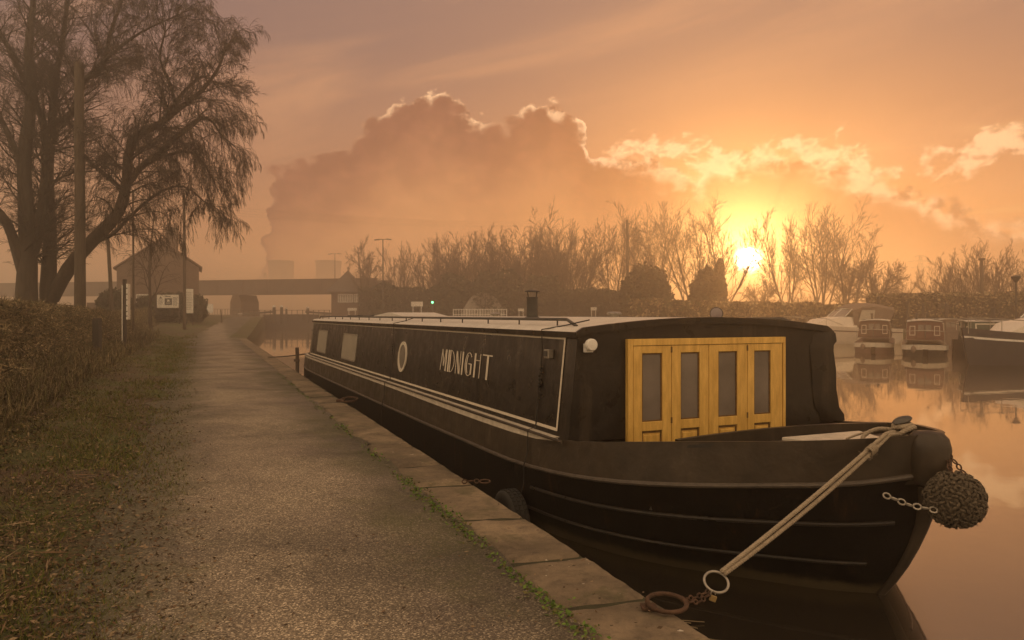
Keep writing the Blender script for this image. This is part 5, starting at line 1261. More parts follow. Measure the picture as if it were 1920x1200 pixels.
long_hedge(676, 1180, (538, 545), 'long_hedge', 'long dark clipped hedge behind the boat roof left of the sun', 31, 112, 100, 1.2, 16000)
long_hedge(1185, 1640, (562, 572), 'long_hedge', 'low ragged hedge below the sun along the far bank', 32, 84, 70, .8, 16000, mat=M['hedge'])
long_hedge(1630, 2150, (552, 545), 'long_hedge', 'ragged brown scrub hedge behind the marina boats', 33, 70, 66, .7, 22000, mat=M['hedge'], sz=.3)

# ================================================================== poles and signs by the towpath
def pole(name, label, cat, px_, top, Y, base, r0, r1, mat, group=None):
    root = thing(name, label, cat, (pxx(px_, Y), Y, base), group=group); H = pxz(top, Y) - base
    m = MB(); m.tube([(0, 0, -.4), (0, 0, H * .5), (-.004 * H, 0, H)], [r0, (r0 + r1) / 2, r1], 14); m.build('pole_shaft', mat, root, smooth=50)
    return root, H
p, H = pole('wooden_pole', 'thick tall wooden pole standing behind the hedge in front of the willow', 'pole', 150, 118, 33, .6, .24, .185, M['wood_pole'])
m = MB(); m.box((-.02, 0, H - .12), (.32, .30, .2)); m.tube([(-.02, 0, H - .02), (-.02, 0, H + .03)], [.15, .05], 12); m.build('pole_cap', M['dark_wood'], p)
m = MB(); m.tube([(.20, -.02, 0), (.20, -.02, H * .52)], .018, 6); m.build('cable_conduit', M['metal_dark'], p)
for px_, tp_, Y, lab in ((250, 360, 46, 'thin wooden pole in front of the house gable'), (346, 366, 60, 'wooden pole before the right end of the house'), (212, 400, 50, 'slanting hazy pole at the left corner of the house')):
    q, H = pole('wooden_pole', lab, 'pole', px_, tp_, Y, .8, .13 if px_ != 250 else .07, .10 if px_ != 250 else .05, M['wood_pole']);
    if px_ == 212: q.rotation_euler = (0, R(-3), 0)
    m = MB(); m.tube([(0, 0, H - .05), (0, 0, H + .06)], [.06, .02], 8); m.build('pole_cap', M['dark_wood'], q)
p, H = pole('wooden_pole', 'tall wooden pole rising among the tall bare trees', 'pole', 1177, 412, 95, .9, .22, .16, M['wood_pole'])
m = MB(); m.box((0, 0, H - .5), (.5, .2, .12)); m.build('pole_cap', M['dark_wood'], p)
p, H = pole('wooden_pole', 'dark wooden pole in the thicket above the dark moored boat', 'pole', 1841, 484, 70, .7, .17, .14, M['wood_pole'])
m = MB(); m.box((0, 0, H - .1), (.4, .4, .2)); m.build('pole_cap', M['dark_wood'], p)
# stumpy post
Y = 1.6 * FPX / 84; root = thing('bollard_post', 'short dark square wooden post at the hedge foot', 'post', (pxx(182, Y), Y, .6)); 
m = MB(); m.box((0, 0, .62), (.24, .22, 1.44)); m.build('post_shaft', M['dark_wood'], root, bevel=.02)
m = MB(); m.box((0, 0, 1.352), (.20, .18, .03)); m.build('post_top', M['wood_pole'], root, bevel=.01)
# signpost, its board seen nearly edge-on
Y = 32.5; root = thing('signpost', 'tall dark signpost with a white board seen edge-on beside the hedge', 'signpost', (pxx(234, Y), Y, .62))
m = MB(); m.box((0, 0, 1.45), (.13, .13, 3.1)); m.build('post_shaft', M['dark_wood'], root, bevel=.012)
for dx_, z0, z1, th_ in ((-.11, .15, 2.75, .04), (.12, 1.25, 2.8, .07)):
    m = MB(); m.box((dx_, .06, (z0 + z1) / 2), (th_, .30 if th_ < .05 else .45, z1 - z0), Matrix.Rotation(R(14), 3, 'Z')); m.build('sign_board', M['sign_white'], root, bevel=.01)
m = MB()
for z in (2.6, 2.35, 2.1, 1.85, 1.6, 1.4): m.box((.17, -.16, z), (.05, .006, .05), Matrix.Rotation(R(14), 3, 'Z'))
m.build('sign_print', M['dark_print'], root)
# notice boards
def text_lines(mb, x0, x1, z0, z1, n, y, rg, fill=.8):
    for i in range(n):
        z = z1 - (z1 - z0) * (i + .5) / n; x = x0
        while x < x1 - .03:
            w = rg.uniform(.04, .14); mb.box((x + w / 2, y, z), (w, .004, (z1 - z0) / n * .42)); x += w + .03
            if x > x0 + (x1 - x0) * fill * rg.uniform(.8, 1.1): break
Y = 68.0; b0 = 1.25; root = thing('notice_board', 'wide white notice board with a dark picture before the clipped bush', 'notice board', (pxx(315, Y), Y, b0)); rg = random.Random(4)
zc = pxz(565, Y) - b0; w_, h_ = 41 / FPX * Y, 24.5 / FPX * Y
m = MB(); m.box((0, 0, zc), (w_, .06, h_)); bd = m.build('board', M['sign_white'], root, bevel=.01)
m = MB(); m.box((.05, -.034, zc - .03), (.66, .006, .62)); m.build('picture', M['dark_print'], bd)
m = MB(); m.box((.05, -.04, zc + .06), (.22, .006, .2)); m.box((.05, -.04, zc - .16), (.4, .006, .06)); m.build('picture_detail', M['sign_white'], bd)
m = MB(); text_lines(m, -.85, -.42, zc - .3, zc + .2, 5, -.034, rg); text_lines(m, .48, .9, zc - .4, zc + .4, 8, -.034, rg); m.box((0, -.034, zc + .45), (.5, .006, .08))
m.add([(-.8, -.035, zc + .25), (-.5, -.035, zc + .25), (-.65, -.035, zc + .48)], [(0, 1, 2)]); m.build('print', M['dark_print'], bd)
for sx_ in (-1, 1): m = MB(); m.box((sx_ * (w_ / 2 + .06), .0, zc - .3 if sx_ < 0 else zc * .5 + .3), (.1, .1, h_ + .3 if sx_ < 0 else zc + .9)); m.build('post', M['dark_wood'], root)
root = thing('notice_board', 'tall narrow white notice board right of the wide one', 'notice board', (pxx(355, Y - 1), Y - 1, b0)); zc = pxz(565, Y) - b0; w_, h_ = 14.5 / FPX * Y, 45 / FPX * Y
m = MB(); m.box((0, 0, zc), (w_, .06, h_)); bd = m.build('board', M['sign_white'], root, bevel=.01)
m = MB(); text_lines(m, -.24, .26, zc - .8, zc + .85, 11, -.034, rg, .9); m.build('print', material('faded_sign_print', (.32, .30, .28)), bd)
for sx_ in (-1, 1): m = MB(); m.box((sx_ * (w_ / 2 - .05), .06, zc * .5), (.08, .06, zc + .3)); m.build('post', M['dark_wood'], root)
bush_at(318, 548, 71, 118, 'dark clipped bush behind the two notice boards', 41, base=1.2, name='clipped_bush', n=16000, lobes=6, sz=.28)
bush_at(372, 552, 74, 34, 'small round dark bush right of the notice boards', 42, base=1.3, name='clipped_bush', n=5000, sz=.25)
bush_at(215, 540, 60, 60, 'dark bush left of the house corner', 43, base=.9, name='clipped_bush', n=8000, sz=.28)

# ---- the house
Y = 84.0; s_ = Y / FPX; hx0, hx1 = pxx(222, Y), pxx(373, Y); cxh = pxx(298, Y); bz = 1.3
house = thing('brick_house', 'brick gabled house with a tall chimney beside the lock', 'house', (cxh, Y, bz), R(23))
hw0, hw1 = hx0 - cxh, hx1 - cxh; ez, rz_ = pxz(500, Y) - bz, pxz(450, Y) - bz
m = MB(); poly = [(hw0 + .35, -.5), (hw1 - .35, -.5), (hw1 - .35, ez), (0.1, rz_ - .15), (hw0 + .35, ez - .25)]
m.prism(poly, lambda u, v, w: Vector((u, w, v)), 9.0); m.build('wall', M['brick'], house)
m = MB()
for (a, b_) in (((hw0, ez - .38), (.1, rz_)), ((.1, rz_), (hw1, ez - .12))):
    m.prism([a, b_, (b_[0], b_[1] + .18), (a[0], a[1] + .18)], lambda u, v, w: Vector((u, -.35 + w, v)), 9.7)
rf = m.build('roof', M['tiles'], house)
m = MB(); kx = pxx(319, Y) - cxh; m.box((kx, 2.0, rz_ - .2), (1.3, .9, 3.6)); m.box((kx, 2.0, rz_ + 1.55), (1.5, 1.1, .22)); m.build('chimney', M['brick'], rf)
m = MB()
for dx_ in (-.35, .35): m.lathe([(.16, 0), (.13, .5), (.15, .5), (.15, .55), (.0001, .55)], (kx + dx_, 2, rz_ + 1.66), 10)
m.build('chimney_pot', M['tiles'], rf)
for px_, z in ((270, 2.4), (325, 2.4)):
    m = MB(); xx = pxx(px_, Y) - cxh; m.box((xx, -.03, z), (1.2, .1, 1.3)); wn = m.build('window', M['white'], house); m = MB(); m.box((xx - .28, -.085, z), (.48, .02, 1.1)); m.box((xx + .28, -.085, z), (.48, .02, 1.1)); m.build('pane', M['window_glass'], wn)
# lower lean-to left and gate right
m = MB(); m.slab(hw0 - 2.6, hw0 + .34, .5, 6, -.5, 2.1); m.build('side_extension', M['brick'], house)
m = MB(); m.box((hw1 + .5, -1, 1.5), (1.3, .05, 1.0)); gt = m.build('trellis_panel', M['white'], house)

# ---- footbridge girder across the lock tail
Y = 135.0; a = px2w(355, 526, Y); b_ = px2w(645, 529, Y - 8); L = (b_ - a).length; ang = math.atan2(b_.y - a.y, b_.x - a.x)
br = thing('road_bridge', 'long flat steel girder bridge crossing the lock tail', 'bridge', (a.x, a.y, 0), ang)
zt0, zb0 = a.z, pxz(552, Y)
m = MB(); m.slab(-60, L + 6, 0, .5, zb0, zt0 - .12); m.slab(-60, L + 6, 6, 6.5, zb0, zt0 - .12); m.build('girder', M['bridge_steel'], br)
m = MB(); m.slab(-60, L + 6, -.12, .62, zt0 - .12, zt0); m.slab(-60, L + 6, -.1, .6, zb0 - .1, zb0); m.build('flange', M['bridge_steel'], br)
for k in range(14): MB().slab(-40 + k * 5.1, -39.88 + k * 5.1, -.1, -.003, zb0, zt0 - .12).build('stiffener', M['bridge_steel'], br)
m = MB(); m.slab(-60, L + 6, .5, 6, zb0 + .3, zb0 + .6); m.build('deck', M['concrete'], br)
px0 = (pxx(457, Y) - a.x); m = MB(); m.prism([(px0 - 1.6, 0), (px0 + .6, 0), (px0 + .6, zb0 - 1.4), (px0 + .1, zb0 - .12), (px0 - 1.1, zb0 - .12), (px0 - 1.6, zb0 - 1.4)], lambda u, v, w: Vector((u, .4 + w, v)), 5.4); m.build('pier', M['brick'], br)
m = MB(); m.slab(L - 1.5, L + 6, -.3, 6.4, 0, zb0 - .12); m.build('abutment', M['brick'], br)
# bank ramp left under the bridge
# ---- lock keeper's hut
Y = 118.0; bz = 1.7; hut = thing('lock_hut', 'square hut with steep pyramid roof and white windows by the lock', 'hut', (pxx(647, Y), Y, bz)); hw = 30 / FPX * Y; ez = pxz(546, Y) - bz; az_ = pxz(505, Y) - bz
m = MB(); m.slab(-hw * .86, hw * .86, 0, hw * 1.7, -.3, ez); m.build('wall', M['brick'], hut)
m = MB(); e_ = hw * 1.12; c_ = hw * .85; m.add([(-e_, c_ - e_, ez - .05), (e_, c_ - e_, ez - .05), (e_, c_ + e_, ez - .05), (-e_, c_ + e_, ez - .05), (0, c_, az_), (-e_, c_ - e_, ez - .2), (e_, c_ - e_, ez - .2), (e_, c_ + e_, ez - .2), (-e_, c_ + e_, ez - .2)], [(0, 1, 4), (1, 2, 4), (2, 3, 4), (3, 0, 4), (0, 5, 6, 1), (1, 6, 7, 2), (2, 7, 8, 3), (3, 8, 5, 0), (5, 8, 7, 6)]); hr2 = m.build('roof', M['slate'], hut)
m = MB(); m.tube([(0, c_, az_ - .1), (0, c_, az_ + .55)], .05, 6); m.sphere((0, c_, az_ + .35), .14, 8, 6); m.build('finial', M['metal_dark'], hr2)
zw0, zw1 = pxz(567, Y) - bz, pxz(551, Y) - bz
for (pa, pb, n_) in ((634, 661, 6), (664, 673, 2)):
    xa, xb = pxx(pa, Y) - hut.location.x, pxx(pb, Y) - hut.location.x; m = MB(); m.slab(xa, xb, -.08, -.005, zw0, zw0 + .1); m.slab(xa, xb, -.08, -.005, zw1 - .1, zw1); m.slab(xa, xb, -.07, -.005, (zw0 + zw1) / 2 - .03, (zw0 + zw1) / 2 + .03)
    for k in range(n_ + 1): xk = xa + (xb - xa) * k / n_; m.slab(xk - .04, xk + .04, -.075, -.004, zw0, zw1)
    wf = m.build('window', M['white'], hut); MB().slab(xa, xb, -.03, -.006, zw0, zw1).build('pane', M['curtain_glass'], wf)
# ---- street lamps with two arms
lampp = None
for px_, top, Y, span, lab in ((718, 449, 98, 15, 'taller double armed street lamp right of the hut'), (628, 476, 150, 12, 'hazy double armed street lamp behind the hut')):
    r = thing('street_lamp', lab, 'street lamp', (pxx(px_, Y), Y, 1.5)); H = pxz(top, Y) - 1.5; w = span / FPX * Y
    m = MB(); m.tube([(0, 0, 0), (0, 0, H)], [.11, .07], 8); m.build('lamp_column', M['metal_dark'], r)
    for sd in (-1, 1):
        m = MB(); m.tube([(0, 0, H), (sd * w * .6, 0, H + .04)], .045, 6); m.build('arm', M['metal_dark'], r)
        m = MB(); m.box((sd * w * .75, 0, H + .02 - (.12 if sd < 0 else 0) * .5), (w * .6, .3, .12), Matrix.Rotation(R(6 * sd), 3, 'Y')); m.build('lantern', M['metal_dark'], r)
# lamp at the far right with cone lantern
Y = 44; r = thing('quay_lamp', 'slim lamp post with a cone shaped lantern at the right edge', 'street lamp', (pxx(1905, Y), Y, 0)); H = pxz(517, Y)
m = MB(); m.tube([(0, 0, -.5), (0, 0, H - .1)], .045, 8); m.build('lamp_column', M['metal_dark'], r)
m = MB(); m.lathe([(.05, H - .4), (.10, H - .36), (.27, H - .06), (.25, H - .03), (.06, H + .03), (.0001, H + .06)], (0, 0, 0), 16); m.build('lantern', M['metal_dark'], r, smooth=40)

# ---- lock side railings, bollards, gates
rl = thing('lock_railing', 'pale metal railing along the lock side under the bridge', 'railing', (0, 0, 0)); Y = 108
m = MB(); x0, x1 = pxx(393, Y), pxx(436, Y)
for z in (2.0, 2.9): m.tube([(x0, Y, z), (x1, Y + 4, z)], .03, 5)
m.build('rail', M['steel'], rl)
for k in range(14): f = k / 13; MB().tube([(x0 + (x1 - x0) * f, Y + 4 * f, 1.6), (x0 + (x1 - x0) * f, Y + 4 * f, 2.9)], .03 if k % 6 else .06, 5).build('railing_post', M['steel'], rl)
rl = thing('lock_railing', 'long dark post and rail fence in front of the lock gates', 'railing', (0, 0, 0)); Y = 112
m = MB(); x0, x1 = pxx(436, Y), pxx(618, Y)
for z in (2.1, 2.75): m.tube([(x0, Y, z), (x1, Y, z)], .035, 5)
m.build('rail', M['metal_dark'], rl)
for k in range(19): f = k / 18; MB().tube([(x0 + (x1 - x0) * f, Y, 1.2), (x0 + (x1 - x0) * f, Y, 2.8)], .05, 5).build('railing_post', M['metal_dark'], rl)
bol = None
for px_, h_, lab in ((514, 1.75, 'leftmost of the thick pale posts by the lock'), (528, 1.8, 'second thick pale post by the lock'), (537, 1.5, 'third, slimmer pale post by the lock'), (577, 1.6, 'faint pale post by the lock nearest the hut')):
    Y = 114
    if bol is None:
        bol = thing('lock_post', lab, 'post', (pxx(px_, Y), Y, 1.7), group='thick posts beside the lock'); MB().tube([(0, 0, -1), (0, 0, 1.5)], .24, 10).build('post_shaft', M['dark_wood'], bol); MB().lathe([(.27, 1.5), (.27, 1.7), (.2, 1.78), (.0001, 1.8)], (0, 0, 0), 10).build('post_cap', M['white'], bol)
    else: dup(bol, (pxx(px_, Y), Y, 1.7), 0, (h_ / 1.8 if px_ != 537 else .7, h_ / 1.8 if px_ != 537 else .7, h_ / 1.8), lab)
lg = thing('lock_gate', 'dark timber lock gates with white tipped balance beams', 'lock gate', (pxx(545, 122), 122, 0))
m = MB(); m.slab(-4.5, 4.5, 0, .5, -.5, 2.1); m.build('gate_leaf', M['dark_wood'], lg)
for sd in (-1, 1): m = MB(); m.box((sd * 5.2, -.6, 2.35), (5.2, .35, .32), Matrix.Rotation(R(4 * sd), 3, 'Y')); bm_ = m.build('balance_beam', M['dark_wood'], lg); MB().box((sd * 7.95, -.6, 2.16), (.6, .36, .34)).build('beam_tip', M['white'], lg)
lw_ = thing('lock_wall', 'pale stone wall of the lock entrance', 'lock wall', (0, 0, 0)); m = MB()
m.slab(pxx(494, 121) - 8, pxx(545, 121) - 4.6, 121, 124, -.6, 1.78); m.slab(pxx(545, 121) + 4.6, pxx(620, 121) + 3, 121, 124, -.6, 1.78); m.build('wall', M['concrete'], lw_)
# small tilted marker on the path and stuff near
r = thing('marker_stake', 'thin leaning stake where the path nears the lock', 'stake', (pxx(416, 75), 75, 1.35), 0); m = MB(); m.tube([(0, 0, -.2), (-.1, 0, 1.25)], .05, 6); m.build('stake_shaft', M['dark_wood'], r)
# ---- Nissen style shed, signs, fence, traffic light beyond the boat roof
Y = 100; sh = thing('arched_shed', 'hazy round roofed shed behind the boat roof', 'shed', (pxx(905, Y), Y + 2, 1.3)); wS = 42 / FPX * Y; hS = pxz(547, Y) - 1.3
m = MB(); m.grid([[(wS * math.cos(a), yy, hS * math.sin(a)) for a in np.linspace(0, math.pi, 15)] for yy in (0, 7)]); m.build('roof', M['steel'], sh, smooth=True)
m = MB(); m.prism([(wS * .98 * math.cos(a), hS * .98 * math.sin(a)) for a in np.linspace(0, math.pi, 15)], lambda u, v, w: Vector((u, .05 + w, v)), .1); m.build('end_wall', M['concrete'], sh)
fc = thing('slatted_fence', 'pale railing fence in front of the round roofed shed', 'fence', (0, 0, 0)); Y = 96; xa, xb = pxx(850, Y), pxx(950, Y); m = MB()
for z in (1.6, 2.1, 2.75): m.tube([(xa, Y, z), (xb, Y, z)], .04, 5)
m.build('rail', M['white'], fc)
for k in range(21): f = k / 20; MB().tube([(xa + (xb - xa) * f, Y, 1.1), (xa + (xb - xa) * f, Y, 2.8)], .04 if k % 5 else .07, 5).build('railing_post', M['white'], fc)
for px_, py_, w_, h_, Y, lab in ((782, 570, 22, 9, 100, 'pale rectangular sign on two legs behind the boat skylight'), (1113, 579, 11, 6, 100, 'tiny pale sign behind the roof between chimney and lamp'), (977, 581, 11, 5, 100, 'tiny pale sign left of the boat chimney'), (660, 580, 17, 5, 108, 'pale low sign below the hut windows')):
    r = thing('sign', lab, 'sign', (pxx(px_, Y), Y, 1.2)); z = pxz(py_, Y) - 1.2; w = w_ / FPX * Y; h = h_ / FPX * Y
    MB().box((0, 0, z), (w, .08, h)).build('board', M['sign_white'], r)
    for sd in (-1, 1): MB().box((sd * w * .35, .03, z / 2 - h / 4), (.1, .06, z)).build('post', M['white'], r)
Y = 98; r = thing('signal_light', 'signal post with a glowing green lamp behind the boat roof', 'traffic light', (pxx(811, Y), Y, 1.2)); z = pxz(567, Y) - 1.2
MB().tube([(0, 0, 0), (0, 0, z)], .06, 6).build('post', M['metal_dark'], r); MB().box((0, 0, z - .25), (.35, .25, .95)).build('signal_head', M['metal_dark'], r)
m = MB(); m.lathe([(.15, 0), (.11, .05), (.0001, .07)], (0, -.125, z), 14, Matrix.Rotation(R(90), 3, 'X')); m.build('green_lamp', M['green_lamp'], r)

# ---- power station, 1.6 km off
def hyper(Y, px0_, px1_, top, label):
    xc = pxx((px0_ + px1_) / 2, Y); w = (px1_ - px0_) / FPX * Y / 2; H = pxz(top, Y); r = thing('cooling_tower', label, 'cooling tower', (xc, Y, 1.5), group=None)
    prof = [(w * math.sqrt(1 + ((z - .78) / .62) ** 2 * .9), z * H) for z in np.linspace(0, 1, 20)]; k = w / (prof[-1][0])
    m = MB(); m.lathe([(a * k * 1.0, b_) for a, b_ in prof], (0, 0, 0), 32); m.build('shell', M['tower'], r, smooth=50)
    m = MB(); m.lathe([(prof[-1][0] * k * 1.005, H), (prof[-1][0] * k * 1.005, H + 1.5), (prof[-1][0] * k * .95, H + 1.5)], (0, 0, 0), 32); m.build('rim', M['tower'], r)
hyper(1500, 503, 551, 492, 'left cooling tower beyond the girder bridge'); hyper(1500, 592, 640, 492, 'right cooling tower behind the street lamp')
r = thing('factory_chimney', 'slim power station chimney left of the cooling towers', 'chimney', (pxx(497, 1500), 1500, 1.5)); m = MB(); m.lathe([(4.2, 0), (3.0, pxz(510, 1500) - 4), (3.2, pxz(510, 1500) - 3), (.0001, pxz(510, 1500) - 3)], (0, 0, 0), 14); m.build('stack', M['tower'], r)
# pylon
Y = 420; r = thing('pylon', 'faint electricity pylon beyond the thicket', 'pylon', (pxx(1726, Y), Y, 1.5)); H = pxz(479, Y) - 1.5; m = MB()
def leg(z): return 3.2 * (1 - z / H) ** 1.1 + .45
nlev = 9
for k in range(nlev):
    z0, z1 = H * k / nlev, H * (k + 1) / nlev; a, b_ = leg(z0), leg(z1)
    for sx_ in (-1, 1):
        for sy_ in (-1, 1):
            m.tube([(sx_ * a, sy_ * a, z0), (sx_ * b_, sy_ * b_, z1)], .16, 4); m.tube([(sx_ * a, sy_ * a, z0), (-sx_ * b_, sy_ * b_, z1)], .09, 4); m.tube([(sx_ * a, sy_ * a, z0), (sx_ * b_, -sy_ * b_, z1)], .09, 4)
m.build('lattice_tower', M['metal_dark'], r)
for z, w in ((H * .80, 5.5), (H * .90, 7.0), (H * .98, 3.5)):
    m = MB(); m.tube([(-w, 0, z), (0, 0, z + 1), (w, 0, z)], .14, 4); m.tube([(-w, 0, z), (w, 0, z)], .12, 4); m.build('crossarm', M['metal_dark'], r)
# overhead wires
for (ya, yb, k) in ((388, 410, 0), (393, 413, 1), (399, 416, 2), (404, 418, 3)):
    Y0, Y1 = 160.0, 190.0; a = px2w(485, ya, Y0); b_ = px2w(1000, yb + 6, Y1 + 60); o = thing('power_line', ('topmost', 'second', 'third', 'lowest')[k] + ' of the four thin wires crossing the cloud', 'power line', a, group='overhead wires')
    a2 = px2w(300, ya - 12, Y0); pts_ = [a2.lerp(b_, i / 30) - Vector((0, 0, 1.4 * 4 * (i / 30) * (1 - i / 30))) - a for i in range(31)]; MB().tube(pts_, .022, 4).build('wire', M['metal_dark'], o)

# ================================================================== the marina
M['stern_white'] = material('dirty_white_stern_paint', (.48, .44, .38), .6, var=.15, vscale=6)
def barge(label, loc, rz, L, B, hullm, cabm, stripe=None, name='narrowboat', cab=(.22, .82), cream_panel=False, canvas_=False, stern_band=False):
    """x across, y from bow (0) aft"""
    r = thing(name, label, 'canal boat', loc, rz); m = MB(); hb = B / 2
    LL = [0, .3, .8, 1.5, 2.3, 3.2, L - 1.5, L - .6, L - .2, L]; ww = [.03, .25, .55, .8, .95, 1, 1, .85, .55, .1]; sh_ = [1.25, 1.15, 1.05, .98, .93, .9, .9, .95, 1.0, 1.02]; lowk = .72 if stern_band else 1.0; sh_ = [q * lowk for q in sh_]
    for sd in (-1, 1): m.grid([[(sd * hb * w * .9, y_, -.3) for y_, w in zip(LL, ww)], [(sd * hb * w, y_, .35) for y_, w in zip(LL, ww)], [(sd * hb * w, y_, .82 * s_) for y_, w, s_ in zip(LL, ww, sh_)]])
    m.grid([[(-hb * w, y_, .80 * s_) for y_, w, s_ in zip(LL, ww, sh_)], [(hb * w, y_, .80 * s_) for y_, w, s_ in zip(LL, ww, sh_)]])
    m.build('hull', hullm, r, smooth=50)
    if stripe is not None:
        m = MB(); k = slice(6, None) if stern_band else slice(0, None); seq = list(zip(LL, ww, sh_))[k]
        for sd in (-1, 1): m.grid([[(sd * (hb * w + .012), y_ + (.01 if stern_band else 0), .45 * s_) for y_, w, s_ in seq], [(sd * (hb * w + .012), y_ + (.01 if stern_band else 0), .80 * s_) for y_, w, s_ in seq]])
        if stern_band: m.slab(-hb * .12, hb * .12, L, L + .015, .36, .58)
        m.build('hull_stripe', stripe, r)
    c0, c1 = L * cab[0], L * cab[1]; m = MB(); x0, x1 = hb * .86, hb * .74; zt_ = 1.72
    pr = [(-x0, .78), (-x1, zt_)] + [(x, zt_ + .07 * (1 - (x / x1) ** 2)) for x in np.linspace(-x1 * .8, x1 * .8, 5)] + [(x1, zt_), (x0, .78)]; n_ = len(pr)
    m.grid([[(x, c0, z) for x, z in pr], [(x, c1, z) for x, z in pr]]); m.f.append(tuple(range(n_))); m.f.append(tuple(range(n_, 2 * n_))); m.build('cabin', cabm, r)
    m = MB(); m.grid([[(x * 1.03, c0 - .1, z + .02) for x, z in pr[1:-1]], [(x * 1.03, c1 + .1, z + .02) for x, z in pr[1:-1]], [(x * 1.03, c1 + .1, z - .02) for x, z in pr[1:-1]]]); m.build('roof', M['roof'], r)
    def cs(y_, h, off=0, sd=-1): return Vector((sd * (x0 + (x1 - x0) * h + off), y_, .78 + (zt_ - .78) * h))
    for sd in (-1, 1):
        for k in range(3 if not cream_panel else 1):
            yc = c0 + (c1 - c0) * (k + .6) / 3.2; poly = [(yc - .3, .4), (yc + .3, .4), (yc + .3, .82), (yc - .3, .82)]; m = MB(); ring(m, poly, [(yc - .25, .44), (yc + .25, .44), (yc + .25, .78), (yc - .25, .78)], lambda u, v, w, sd=sd: cs(u, v, .005 + w, sd), .03); wn = m.build('window', M['steel'], r)
            MB().prism([(yc - .25, .44), (yc + .25, .44), (yc + .25, .78), (yc - .25, .78)], lambda u, v, w, sd=sd: cs(u, v, .005 + w, sd), .01).build('pane', M['window_glass'], wn)
    if cream_panel:
        for sd in (-1, 1):
            m = MB(); a, b_ = c1 - 3.0, c1 - .25; ring(m, [(a, .08), (b_, .08), (b_, .92), (a, .92)], [(a + .06, .14), (b_ - .06, .14), (b_ - .06, .86), (a + .06, .86)], lambda u, v, w, sd=sd: cs(u, v, .036 + w, sd), .01); m.build('coach_line', M['cream'], r)
    m = MB(); m.slab(-x1 * .45, x1 * .45, c1 + .003, c1 + .05, .82, zt_ - .1); dr = m.build('door', cabm, r, bevel=.01)
    for sd in (-1, 1): MB().slab(sd * .05, sd * x1 * .38, c1 + .05, c1 + .065, 1.22, 1.55).build('pane', M['window_glass'], dr)
    for sd in (-1, 1):
        m = MB(); q = [(sd * x1 * .55, 1.0), (sd * x1 * .9, 1.0), (sd * x1 * .88, 1.5), (sd * x1 * .55, 1.5)]; ring(m, q, [(sd * x1 * .59, 1.04), (sd * x1 * .86, 1.04), (sd * x1 * .84, 1.46), (sd * x1 * .59, 1.46)], lambda u, v, w: Vector((u, c1 + .004 + w, v)), .02); m.build('panel_line', M['cream'], r)
    if stern_band:
        m = MB(); m.tube([(-hb * .8, L - .4, .65), (-hb * .8, L - .35, 1.25), (0, L - .1, 1.3), (hb * .8, L - .35, 1.25), (hb * .8, L - .4, .65)], .02, 6); m.build('stern_rail', M['steel'], r)
        m = MB(); m.sphere((hb * .5, L + .10, .35), .12, 10, 8, (1, 1, 1.5)); m.tube([(hb * .5, L + .06, .5), (hb * .5, L - .02, .68)], .012, 5); m.build('side_fender', M['canvas'], r, smooth=True)
    m = MB(); m.lathe([(.07, 0), (.065, .35), (.09, .36), (.09, .42), (.0001, .44)], (x1 * .4, c0 + 1.3, zt_ + .02), 10); m.build('chimney', M['metal_dark'], r)
    m = MB(); m.tube([(0, L - .3, .9), (0, L - .35, 1.4), (0, L - 1.3, 1.55)], .025, 6); m.build('tiller', M['metal_dark'], r)
    if canvas_:
        m = MB(); c_ = [(-x0, .8), (-x0 * .95, 1.55), (-x0 * .6, 1.8), (x0 * .6, 1.8), (x0 * .95, 1.55), (x0, .8)]; m.grid([[(x, .9, z * .92 if z > 1 else z) for x, z in c_], [(x, c0 - .02, z) for x, z in c_]]); m.f.append(tuple(range(6))); m.build('canvas_cover', M['canvas'], r, smooth=30)
    for sx_ in (-1, 1): MB().tube([(sx_ * x1 * .8, c0 + .3, zt_ + .09), (sx_ * x1 * .8, c1 - .3, zt_ + .09)], .02, 6).build('handrail', M['metal_dark'], r)
    return r
